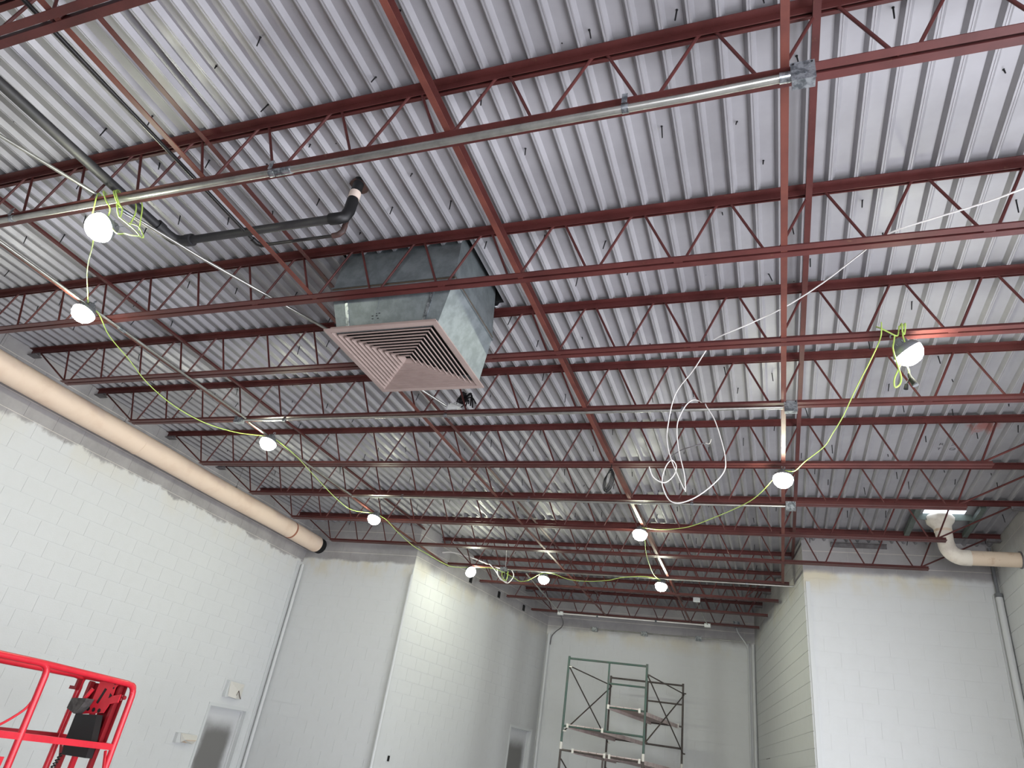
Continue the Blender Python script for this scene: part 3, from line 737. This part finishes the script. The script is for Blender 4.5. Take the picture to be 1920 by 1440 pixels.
# ------------------------------------------------------------------ work lights and their cords
LAMPS = [
 ((-4.30, 2.33, 4.42), 'brightest work light at left, hung from tangled lime cord under the conduit', (-.80, .05)),
 ((-5.86, 3.42, 4.625), 'work light beside the left bridging, above the cream round duct', (-.25, .05)),
 ((-5.82, 6.17, 4.61), 'work light on the left bridging, third along the left lime cord', (-.25, .05)),
 ((-5.83, 8.92, 4.605), 'work light on the left bridging, just in front of the left return wall', (-.25, .05)),
 ((-5.36, 11.84, 4.61), 'leftmost work light of the far row, close to the rear left wall', (-.3, -.95)),
 ((-3.93, 11.96, 4.595), 'middle work light of the far row', (-.25, .05)),
 ((-1.71, 9.24, 4.625), 'work light tied at the middle bridging, in front of the far row', (-.25, .05)),
 ((-1.79, 11.88, 4.585), 'rightmost work light of the far row', (-.25, .05)),
 ((.147, 7.08, 4.565), 'work light at the right bridging, below the tall lime cord', (-.25, .05)),
 ((.975, 4.70, 4.555), 'tilted work light at far right with a spare plug hanging below', (.20, -.62)),
]
lamp_src = None
for i, (p, lab, (rx, ry)) in enumerate(LAMPS):
    if lamp_src is None:
        t = thing('work_light', lab, 'work light', p, 'temporary string lights')
        Rr = Matrix.Identity(3)
        prof = [(.0001, -.105), (.040, -.099), (.074, -.080), (.098, -.048), (.108, -.010), (.106, .004)]
        d_ = link('diffuser', MB().lathe(prof, n=24).mesh('diffuser'), LED, t)
        link('housing', MB().lathe([(.107,.002),(.108,.010),(.098,.034),(.078,.055),(.054,.068),(.054,.092),(.040,.098),(.036,.120),(.024,.126),(.0001,.127)], n=20).mesh('housing'), GREY, t)
        fins = MB()
        for q in range(8):
            a_ = q*math.pi/4; fins.obox((.056*math.cos(a_), .056*math.sin(a_), .081), Vector((math.cos(a_), math.sin(a_), 0))*.008, Vector((-math.sin(a_), math.cos(a_), 0))*.003, Vector((0,0,.010)))
        link('cooling_fins', fins.mesh('cooling_fins'), GREY, t)
        hk = [(.0, 0, .12), (.0, 0, .14)] + [(.018*math.sin(q*.6), 0, .158 - .018*math.cos(q*.6)) for q in range(9)]
        link('hook', MB().tube(hk, .005, 8).mesh('hook'), BOXM, t)
        lamp_src = t; chs = list(t.children)
    else:
        t = lamp_src.copy(); COL.objects.link(t); t.location = p; t['label'] = lab
        for cobj in chs:
            q = cobj.copy(); COL.objects.link(q); q.parent = t
    t.rotation_euler = (rx, ry, 0); t.scale = (.94, .94, .94)

def cord(name, lab, paths, m=CORD, r=.0050, cat='cord', pn='strand'):
    P0 = Vector(paths[0][0]); t = thing(name, lab, cat, P0)
    for p in paths: part(pn, MB().tube(smooth_path(p, 5), r, 6), m, t)
    return t
cord('light_cord', 'lime cord draped over the conduit and coiled above the brightest left light', [
 [(-5.88, 3.43, 4.72), (-5.619, 3.2, 4.711), (-5.371, 3.0, 4.672), (-5.086, 2.8, 4.613), (-4.477, 2.42, 4.413), (-4.451, 2.33, 4.507), (-4.45, 2.29, 4.632), (-4.482, 2.29, 4.72), (-4.54, 2.33, 4.79), (-4.56, 2.42, 4.78)],
 [(-4.296, 2.33, 4.50), (-4.25, 2.29, 4.55), (-4.33, 2.28, 4.635), (-4.42, 2.28, 4.74), (-4.50, 2.34, 4.80), (-4.53, 2.42, 4.79)],
 [(-4.18, 2.42, 4.50), (-4.20, 2.43, 4.62), (-4.26, 2.43, 4.74), (-4.31, 2.36, 4.80)],
 [(-4.05, 2.42, 4.44), (-4.11, 2.43, 4.56), (-4.20, 2.43, 4.74), (-4.28, 2.36, 4.80)],
 [(-4.16, 2.29, 4.55), (-4.30, 2.28, 4.71), (-4.37, 2.34, 4.79), (-4.44, 2.42, 4.78)],
 [(-4.15, 2.29, 4.55), (-4.28, 2.28, 4.71), (-4.35, 2.34, 4.79), (-4.41, 2.42, 4.78)],
 [(-4.211, 2.29, 4.593), (-4.13, 2.28, 4.489), (-4.076, 2.28, 4.43), (-4.106, 2.28, 4.52), (-4.20, 2.29, 4.593)],
 [(-4.076, 2.28, 4.43), (-3.958, 2.28, 4.352), (-3.841, 2.28, 4.272), (-3.756, 2.28, 4.204), (-3.745, 2.28, 4.215), (-3.839, 2.28, 4.31), (-3.95, 2.28, 4.36)],
 [(-4.20, 2.31, 4.41), (-4.05, 2.30, 4.30), (-3.971, 2.3, 4.287), (-3.887, 2.29, 4.251), (-3.777, 2.28, 4.215)]])
cord('light_cord', 'lime cord sagging from the second left light to the third, over the cream duct', [
 [(-5.88, 3.45, 4.721), (-5.86, 3.55, 4.697), (-6.116, 3.9, 4.706), (-6.282, 4.3, 4.703), (-6.506, 4.8, 4.70), (-6.573, 5.3, 4.68), (-6.453, 5.7, 4.66), (-6.244, 6.0, 4.679), (-6.0, 6.14, 4.70), (-5.84, 6.17, 4.69)]])
cord('light_cord', 'lime cord from the third left light to the light by the left return wall', [
 [(-5.82, 6.18, 4.70), (-5.748, 6.4, 4.66), (-5.826, 6.8, 4.675), (-6.021, 7.6, 4.68), (-6.087, 8.2, 4.641), (-6.054, 8.6, 4.62), (-5.84, 8.92, 4.69)]])
cord('light_cord', 'lime cord slanting past the left return wall corner to the far row', [
 [(-5.83, 8.94, 4.69), (-5.78, 9.2, 4.679), (-5.896, 9.8, 4.683), (-5.992, 10.6, 4.69), (-5.907, 11.0, 4.674), (-5.82, 11.45, 4.659), (-5.70, 11.75, 4.659), (-5.38, 11.84, 4.69)]])
cord('light_cord', 'lime cord between the leftmost and middle lights of the far row', [
 [(-5.34, 11.84, 4.69), (-5.105, 11.8, 4.692), (-4.887, 11.79, 4.684), (-4.629, 11.77, 4.609), (-4.439, 11.8, 4.53), (-4.326, 11.8, 4.48), (-4.175, 11.8, 4.509), (-4.0, 11.86, 4.64), (-3.93, 11.94, 4.70)]])
cord('light_cord', 'lime cord between the middle and right lights of the far row', [
 [(-3.92, 11.94, 4.69), (-3.70, 11.8, 4.654), (-3.425, 11.8, 4.574), (-3.081, 11.8, 4.557), (-2.701, 11.8, 4.599), (-2.469, 11.8, 4.66), (-2.15, 11.79, 4.70), (-1.924, 11.79, 4.69), (-1.80, 11.87, 4.67)]])
cord('light_cord', 'lime cord running back from the middle bridging light to the far row right', [
 [(-1.715, 9.25, 4.72), (-1.69, 9.5, 4.638), (-1.785, 10.2, 4.655), (-1.838, 10.9, 4.65), (-1.87, 11.6, 4.68), (-1.80, 11.86, 4.67)]])
cord('light_cord', 'lime cord between the middle bridging light and the right bridging light', [
 [(-1.70, 9.23, 4.71), (-1.382, 9.0, 4.614), (-.996, 8.7, 4.561), (-.633, 8.3, 4.559), (-.364, 7.9, 4.534), (-.178, 7.6, 4.527), (-.031, 7.3, 4.548), (.12, 7.09, 4.66)]])
cord('light_cord', 'long lime cord rising from the right bridging light to the tilted far right light', [
 [(.16, 7.07, 4.66), (.2, 7.03, 4.629), (.271, 7.0, 4.625), (.358, 6.8, 4.638), (.52, 6.5, 4.66), (.581, 6.2, 4.66), (.644, 5.9, 4.67), (.71, 5.4, 4.67), (.784, 4.95, 4.68), (.811, 4.68, 4.67), (.82, 4.64, 4.72), (.83, 4.66, 4.80)]])
cord('light_cord', 'lime cord knotted round the chord and looping below the tilted light', [
 [(.80, 4.70, 4.79), (.82, 4.65, 4.74), (.87, 4.64, 4.69), (.91, 4.64, 4.66), (.93, 4.67, 4.70), (.95, 4.71, 4.79)],
 [(.96, 4.75, 4.80), (.958, 4.65, 4.77), (.952, 4.645, 4.66), (.957, 4.63, 4.58)],
 [(.975, 4.75, 4.80), (.98, 4.65, 4.77), (.962, 4.64, 4.67), (.95, 4.64, 4.70)],
 [(.898, 4.64, 4.66), (.885, 4.63, 4.60), (.868, 4.60, 4.524), (.878, 4.60, 4.411), (.893, 4.61, 4.301), (.878, 4.61, 4.238), (.846, 4.61, 4.217), (.85, 4.61, 4.281), (.882, 4.61, 4.354), (.93, 4.64, 4.46)],
 [(.95, 4.70, 4.47), (.957, 4.67, 4.40), (.957, 4.66, 4.33)]], r=.0055)
pl = thing('spare_plug', 'black plug and connector dangling below the tilted far right light', 'plug', (.957, 4.66, 4.33))
part('connector', MB().tube([(.953,4.66,4.35),(.957,4.66,4.32),(.965,4.66,4.30),(.98,4.66,4.262)], [.010,.014,.018,.022], 10), BLACK, pl)
part('tail', MB().tube(smooth_path([(.953,4.66,4.345),(.945,4.655,4.30),(.925,4.65,4.26)], 4), .005, 6), BLACK, pl)
part('plug', MB().tube([(.926,4.65,4.258),(.918,4.65,4.222)], [.012,.015], 10), BLACK, pl)
part('plug_face', MB().tube([(.98,4.66,4.264),(.983,4.66,4.252)], .02, 10), GREY, pl)

cb1 = cord('white_cable', 'white electrical cable crossing from upper right and hanging in big loops', [
 [(2.0, 3.05, 4.76), (1.397, 3.3, 4.70), (1.205, 3.45, 4.746), (.973, 3.6, 4.80), (.754, 3.68, 4.788), (.624, 3.9, 4.83), (.413, 4.2, 4.85), (.167, 4.45, 4.85), (-.108, 4.6, 4.815), (-.36, 4.73, 4.785), (-.45, 4.83, 4.72), (-.558, 5.05, 4.70), (-.745, 5.35, 4.636), (-.837, 5.6, 4.446), (-.837, 5.6, 4.285), (-.799, 5.6, 4.127), (-.74, 5.6, 3.975), (-.675, 5.6, 3.83)],
 [(-.669, 5.6, 3.818), (-.683, 5.62, 3.984), (-.744, 5.65, 4.254), (-.762, 5.66, 4.485), (-.72, 5.66, 4.633), (-.66, 5.68, 4.74), (-.60, 5.74, 4.79), (-.52, 5.80, 4.76)],
 [(-.515, 5.69, 4.72), (-.501, 5.67, 4.676), (-.434, 5.66, 4.542), (-.378, 5.65, 4.344), (-.341, 5.65, 4.149), (-.354, 5.62, 4.011), (-.449, 5.6, 3.879), (-.58, 5.6, 3.771), (-.711, 5.6, 3.716), (-.801, 5.6, 3.738), (-.859, 5.6, 3.849), (-.868, 5.6, 3.949), (-.835, 5.6, 4.066), (-.792, 5.62, 4.121), (-.756, 5.64, 4.068), (-.779, 5.62, 3.968), (-.852, 5.6, 3.899), (-.943, 5.58, 3.94), (-.981, 5.56, 4.032)]],
 m=WHITECABLE, r=.0052, cat='cable')
co = thing('wire_coil', 'small coil of black wire hung beside the middle bridging', 'wire coil', (-1.70, 7.07, 4.7))
for i in range(7):
    w = .022 + .006*i; h = .12 + .006*(i % 3); cx = -1.70 + .004*(i % 3); cz = 4.545 - .006*i
    pts = [(cx + w*math.sin(q*math.pi/8) + .02*math.cos(q*math.pi/8), 7.06 + .004*i, cz + h*math.cos(q*math.pi/8)) for q in range(17)]
    part('turn', MB().tube(pts, .0045, 6), BLACK, co)
part('tie', MB().tube([(-1.68,7.06,4.64),(-1.675,7.08,4.73)], .006, 6), BLACK, co)
sw = thing('loose_wire', 'short grey stripped wire stub poking out behind the white loops', 'wires', (-.9, 6.9, 4.7))
part('wire', MB().tube(smooth_path([(-1.06,7.07,4.765),(-.9,6.95,4.83),(-.75,6.9,4.86),(-.62,6.88,4.89)], 4), .006, 6), SEAT, sw)
part('bare_end', MB().tube(smooth_path([(-.62,6.88,4.89),(-.58,6.88,4.88),(-.56,6.87,4.93)], 3), .004, 6), HOOK, sw)

# marker writing on the deck at right
def writing(txt, size, p, parent):
    cu = bpy.data.curves.new('marker_writing', 'FONT'); cu.body = txt; cu.size = size; cu.extrude = .0004; cu.offset = -.002
    tmp = bpy.data.objects.new('tmp_text', cu); COL.objects.link(tmp)
    dg = bpy.context.evaluated_depsgraph_get(); me = bpy.data.meshes.new_from_object(tmp.evaluated_get(dg))
    bpy.data.objects.remove(tmp); me.materials.clear(); me.materials.append(SCREW)
    o = bpy.data.objects.new('marker_writing', me); COL.objects.link(o); o.parent = parent
    o.location = Vector(p) - wloc(parent); o.rotation_euler = (math.pi, 0, math.radians(2)); return o
writing('RED', .085, (1.765, 7.80, 5.2755), ceil)
writing('T PO', .085, (1.76, 7.92, 5.2755), ceil)

# ------------------------------------------------------------------ boxes on the left wall, half unwrapped
def wbox(lab, y0, y1, z0, z1, shape):
    t = thing('wall_box', lab, 'wall box', (XL, (y0+y1)/2, z0))
    X = XL + .006
    part('back_box', MB().box((X, y0, z0), (X+.055, y1, z1)), PAINTED, t)
    ym = (y0+y1)/2
    if shape == 0:
        mb = MB()._add([(X+.058,y0+.03,z1-.01),(X+.058,y1-.02,z1-.02),(X+.11,ym+.02,z0+.12),(X+.062,y0+.06,z0+.02),(X+.07,y1-.04,z0+.01),(X+.12,ym,z0+.0)], [(0,1,2),(0,2,3),(2,1,4),(3,2,5),(5,2,4)])
        part('torn_wrap', mb, HOOK, t)
        part('brown_edge', MB().tube([(X+.114,ym+.02,z0+.125),(X+.122,ym+.07,z0+.05),(X+.075,y1-.04,z0+.012)], .006, 6).tube([(X+.114,ym+.02,z0+.125),(X+.12,ym-.01,z0+.05)], .004, 6), RUSTIRON, t)
    else:
        mb = MB()._add([(X+.058,y0+.05,z1),(X+.058,y1+.04,z1-.01),(X+.11,y1,z0+.06),(X+.12,y0+.12,z0+.05),(X+.06,y0+.10,z0+.01),(X+.08,y1-.03,z0)], [(0,1,2,3),(0,3,4),(3,2,5,4)])
        part('torn_wrap', mb, HOOK, t)
        part('brown_flap', MB()._add([(X+.121,y0+.13,z0+.052),(X+.111,y1-.01,z0+.06),(X+.082,y1-.04,z0+.005),(X+.07,y0+.12,z0+.012)], [(0,1,2,3)]), INSULS, t)
wbox('square wall box with torn wrapping above the left door', 10.10, 10.52, 1.855, 2.11, 0)
wbox('low wall box with torn wrapping left of the left door', 9.35, 9.73, 1.125, 1.26, 1)

# small plate high on the right return wall and a cut pocket
ot = thing('wall_outlet', 'tiny open outlet box low on the rear left wall', 'outlet box', (-6.12, 11.55, 1.36))
nl = Vector((u_l.y, -u_l.x, 0)); bl = Vector((-6.128, 11.535, 1.357))
part('box_rim', MB().obox(bl + nl*.008, Vector((*u_l,0))*.05, nl*.006, Vector((0,0,.06))), PAINTED, ot)
part('opening', MB().obox(bl + nl*.013, Vector((*u_l,0))*.03, nl*.003, Vector((0,0,.042))), DARK, ot)
mp_ = thing('dark_plate', 'dark steel plate at the top of the right return wall', 'plate', (1.2, 11.14, 5.2))
part('plate', MB().box((.86, 11.125, 5.15), (1.62, 11.15, 5.21)), SEAT, mp_)
part('flange', MB().box((.86, 11.09, 5.205), (1.62, 11.15, 5.212)), SEAT, mp_)

# ------------------------------------------------------------------ red lift
lf = thing('scissor_lift', 'red lift platform with guard rails and black control box at lower left', 'lift', (-6.03, 3.9, ZF))
XN, XF_, YE, YS = -5.70, -6.36, 5.42, 2.6
ZR, ZM, ZPL = 1.745, 1.20, .62
def rrect(pts, r, seg=4):
    """polyline with rounded inner corners"""
    P = [Vector(p) for p in pts]; out = [P[0]]
    for i in range(1, len(P)-1):
        a = (P[i-1]-P[i]).normalized(); b = (P[i+1]-P[i]).normalized()
        s, e = P[i]+a*r, P[i]+b*r
        for k in range(seg+1):
            t = k/seg; out.append(s*(1-t)**2 + P[i]*2*t*(1-t) + e*t*t)
    out.append(P[-1]); return out
TR = .027
part('guard_rail', MB().tube(rrect([(XN, YS, ZPL), (XN, YS, ZR+.03), (XN, 4.49, ZR+.005), (XN, 4.53, ZPL)], .09), TR, 8), LIFTRED, lf)
part('guard_rail', MB().tube(rrect([(XN, 4.40, ZR+.006), (XN, YE+.03, ZR-.03), (XN, YE+.05, ZPL)], .10), TR, 8), LIFTRED, lf)
part('guard_rail', MB().tube(rrect([(XF_, YS, ZPL), (XF_, YS, ZR), (XF_, YE, ZR-.02), (XF_, YE, ZPL)], .10), TR, 8), LIFTRED, lf)
part('mid_rail', MB().beam((XN, YS, ZM+.05), (XN, YE+.04, ZM-.005), .03, .05), LIFTRED, lf)
part('mid_rail', MB().beam((XF_, YS, ZM), (XF_, YE, ZM), .03, .05), LIFTDK, lf)
part('guard_rail', MB().tube(rrect([(XF_, YE, ZR-.10), (XF_, YE, ZR-.02), (XN, YE+.02, ZR-.03), (XN, YE+.02, ZR-.10)], .05), TR*.9, 8), LIFTRED, lf)
part('mid_rail', MB().beam((XF_, YE, ZM), (XN, YE+.03, ZM-.005), .03, .05), LIFTRED, lf)
part('brace', MB().tube(smooth_path([(XN-.02, 4.50, ZM+.30), (XN-.02, 4.46, ZM+.20), (XN-.02, 4.30, ZM+.07), (XN-.02, 4.20, ZM+.05)], 4), .010, 6), LIFTRED, lf)
part('brace', MB().beam((XN-.15, 4.05, ZR-.01), (XN-.62, 4.05, ZR-.03), .025, .03), LIFTRED, lf)
for yy in (3.4, 4.1): part('post', MB().beam((XF_, yy, ZPL), (XF_, yy, ZR), .03, .03), LIFTDK, lf)
for xx in (-6.22, -5.84, -6.06): part('post', MB().beam((xx, YE, ZPL), (xx, YE, ZR-.05), .045, .03), LIFTDK if xx != -6.06 else LIFTRED, lf)
part('end_panel', MB().box((-6.04, YE+.03, ZM+.02), (-5.80, YE+.04, ZR-.05)), LIFTDK, lf)
part('end_panel', MB().box((-6.30, YE+.03, 1.50), (-6.10, YE+.04, ZR-.06)), LIFTDK, lf)
# control box on the end rail, with its steel bracket plate and weathered cover
bp = MB(); poly = [(-6.075, 1.70), (-5.94, 1.725), (-5.87, 1.735), (-5.835, 1.70), (-5.86, 1.67), (-5.845, 1.55), (-5.885, 1.45), (-6.15, 1.41), (-6.14, 1.45), (-6.083, 1.52)]
bp.prism([(x, 5.375, z) for x, z in poly[::-1]], (0, .008, 0)); part('bracket_plate', bp, LIFTRED, lf)
hl = MB()
for hx in (-6.085, -6.015, -5.945): hl.tube([(hx, 5.3745, 1.462), (hx, 5.372, 1.462)], .019, 12)
hl.obox((-5.985, 5.373, 1.585), Vector((.020,0,.065)), Vector((0,.0014,0)), Vector((.013,0,-.004)))
hl.prism([(-5.89, 5.3735, 1.62), (-5.855, 5.3735, 1.60), (-5.89, 5.3735, 1.575)], (0, -.002, 0))
for hz in (1.70, 1.665): hl.tube([(-5.875, 5.3745, hz), (-5.875, 5.372, hz)], .009, 8)
part('plate_cutouts', hl, BLACK, lf)
part('bracket_tab', MB().obox((-5.80, 5.37, 1.575), Vector((.05,0,.012)), Vector((0,.006,0)), Vector((0,0,.035))), LIFTRED, lf)
part('control_box', MB().prism([(-6.13, 5.30, 1.405), (-5.87, 5.30, 1.43), (-5.81, 5.30, 1.20), (-5.80, 5.30, 1.085), (-6.10, 5.30, 1.075), (-6.125, 5.30, 1.20)][::-1], (0, .07, 0)), BLACK, lf)
part('control_cover', MB()._add([(-6.27,5.30,1.44),(-6.235,5.28,1.53),(-6.05,5.28,1.545),(-6.08,5.28,1.47),(-6.14,5.29,1.405),(-6.27,5.37,1.44),(-6.235,5.37,1.53),(-6.05,5.37,1.545),(-6.08,5.37,1.47),(-6.14,5.37,1.405)],
     [(0,1,2,3,4),(9,8,7,6,5),(0,5,6,1),(1,6,7,2),(2,7,8,3),(3,8,9,4),(4,9,5,0)]), COVERG, lf)
part('lever', MB().tube([(-6.15,5.35,1.54),(-6.11,5.36,1.63)], .018, 8), LIFTRED, lf)
part('hook_bracket', MB().box((-6.36,5.36,1.60), (-6.33,5.40,1.70)).box((-6.42,5.36,1.60), (-6.36,5.40,1.63)), LIFTDK, lf)
part('latch', MB().tube([(-5.77,5.40,1.60),(-5.72,5.40,1.60)], .018, 8).tube([(-5.75,5.39,1.57),(-5.75,5.39,1.62)], .008, 8), LIFTDK, lf)
coil = [(-6.13 - .10*q/60 + .014*math.cos(q*1.1), 5.33 + .014*math.sin(q*1.1), 1.09 - .28*q/60) for q in range(61)]
part('coiled_cable', MB().tube(coil, .006, 6), BLACK, lf)
part('brace', MB().beam((-5.73, YE, 1.16), (-5.66, YE, .98), .015, .02), LIFTRED, lf)
part('brace', MB().beam((-6.30, YE, 1.16), (-6.24, YE, 1.04), .015, .02), LIFTDK, lf)
part('toe_panel', MB().box((XN-.008, YS, .93), (XN+.008, 4.45, 1.065)), LIFTRED, lf)
part('platform', MB().box((XF_-.03, YS-.03, ZPL-.12), (XN+.03, YE+.06, ZPL)), LIFTDK, lf)
for q in range(3):
    z0 = .05 + .14*q
    part('scissor_arm', MB().beam((XN-.10, YS+.3, z0), (XN-.10, YE-.3, z0+.12), .05, .08), LIFTRED, lf)
    part('scissor_arm', MB().beam((XF_+.10, YS+.3, z0+.12), (XF_+.10, YE-.3, z0), .05, .08), LIFTRED, lf)
part('chassis', MB().box((XF_, YS+.05, ZF+.12), (XN, YE-.05, .05)), LIFTDK, lf)
for wx in (XF_+.02, XN-.02):
    for wy in (YS+.4, YE-.4):
        part('wheel', MB().tube([(wx-.05, wy, ZF+.17), (wx+.05, wy, ZF+.17)], .17, 20), BLACK, lf)

# ------------------------------------------------------------------ scaffold
sc = thing('scaffold_tower', 'tall scaffold tower with green and brown frames before the back wall', 'scaffold', (-2.8, 14.8, ZF))
Y1, Y2 = 13.70, 15.90
def frame(y, xl, xr, ztop, m, inner, rungs, low):
    r = .021
    part('post', MB().tube([(xl, y, low), (xl, y, ztop)], r, 10), m, sc); part('post', MB().tube([(xr, y, low), (xr, y, ztop)], r, 10), m, sc)
    part('rail', MB().tube([(xl, y, ztop-.04), (xr, y, ztop-.04)], r*.9, 10), m, sc)
    part('rail', MB().tube([(xl, y, low+.33), (xr, y, low+.33)], r*.9, 10), m, sc)
    if inner:
        part('inner_post', MB().tube([(inner, y, low+.33), (inner, y, ztop-.04)], r*.8, 8), m, sc)
        for zz in rungs: part('rung', MB().tube([(inner, y, zz), (xr, y, zz)], r*.8, 8), m, sc)
zt = 3.56
# upper lift
frame(Y1, -3.785, -2.27, 3.56, GREEN, -2.985, (3.15, 2.745), 2.0)
frame(Y2, -3.41, -1.86, 3.56, BROWNST, -2.60, (3.15, 2.735), 2.0)
# lower lifts
frame(Y1, -3.785, -2.27, 1.97, BROWNST, -2.99, (1.55, 1.15), .42)
frame(Y2, -3.41, -1.86, 1.97, BROWNST, -2.60, (1.55, 1.15), .42)
for (xx, yy) in ((-3.785, Y1), (-2.27, Y1), (-3.41, Y2), (-1.86, Y2)):
    part('coupling', MB().tube([(xx, yy, 1.94), (xx, yy, 2.06)], .027, 10), HOOK, sc)
    part('leg', MB().tube([(xx, yy, ZF), (xx, yy, .45)], .02, 10).box((xx-.07, yy-.07, ZF), (xx+.07, yy+.07, ZF+.012)), BROWNST, sc)
def brace(a, b): part('cross_brace', MB().tube([a, b], .0125, 8), BROWNST, sc)
for xa, xb in ((-3.76, -3.385), (-2.25, -1.84)):
    brace((xa, Y1, 3.38), (xb, Y2, 3.36)); brace((xa, Y1, 3.36), (xb, Y2, 2.25)); brace((xa, Y1, 2.24), (xb, Y2, 3.34))
    brace((xa, Y1, 1.78), (xb, Y2, .66)); brace((xa, Y1, .66), (xb, Y2, 1.78))
    for yy, xx in ((Y1, xa), (Y2, xb)):
        for zz in (3.37, 2.245): part('brace_pin', MB().tube([(xx-.02, yy, zz), (xx+.045, yy, zz)], .014, 8), HOOK if xa < -3 else BROWNST, sc)
def plank(lab, xa0, xa1, xb0, xb1, z):
    t = thing('scaffold_plank', lab, 'plank', ((xa0+xb1)/2, (Y1+Y2)/2, z), 'planks on the scaffold')
    A0 = Vector((xa0, Y1-.02, z)); A1 = Vector((xa1, Y1-.02, z)); B0 = Vector((xb0, Y2+.02, z-.01)); B1 = Vector((xb1, Y2+.02, z-.01))
    up = Vector((0,0,.018)); dn = Vector((0,0,-.05)); s = Vector((.025,0,0))
    n = 4
    for k in range(n):
        f0, f1 = k/n + .008, (k+1)/n - .008
        a, b_, c, d = A0.lerp(A1, f0), A0.lerp(A1, f1), B0.lerp(B1, f1), B0.lerp(B1, f0)
        part('deck_board', MB()._add([a, b_, c, d, a+up, b_+up, c+up, d+up], [(0,1,2,3),(7,6,5,4),(0,4,5,1),(1,5,6,2),(2,6,7,3),(3,7,4,0)]), PLANK, t)
    for P, Q, sg in ((A0, B0, 1), (A1, B1, -1)):
        ins = Vector((0,.06,0)); e = [P+ins+up, Q-ins+up, Q-ins+dn, P+ins+dn]
        part('side_rail', MB()._add(e + [q + s*sg for q in e], [(0,1,2,3),(7,6,5,4),(0,4,5,1),(1,5,6,2),(2,6,7,3),(3,7,4,0)]), PLANK, t)
    for P in (A0, A1): part('hook', MB().box((P.x-.02, Y1-.035, z-.045), (P.x+.02, Y1+.02, z+.03)), HOOK, t)
    for P in (B0, B1): part('hook', MB().box((P.x-.02, Y2-.02, z-.045), (P.x+.02, Y2+.035, z+.03)), HOOK, t)
plank('highest grey scaffold plank, on the right half of the tower', -2.95, -2.37, -2.52, -1.95, 2.755)
plank('grey scaffold plank one level down, on the left half of the tower', -3.69, -3.03, -3.25, -2.62, 2.345)
plank('lowest visible scaffold plank at left, cut by the picture edge', -3.55, -2.96, -3.2, -2.65, 1.945)
plank('lowest visible scaffold plank at right, cut by the picture edge', -2.87, -2.33, -2.5, -1.95, 1.945)
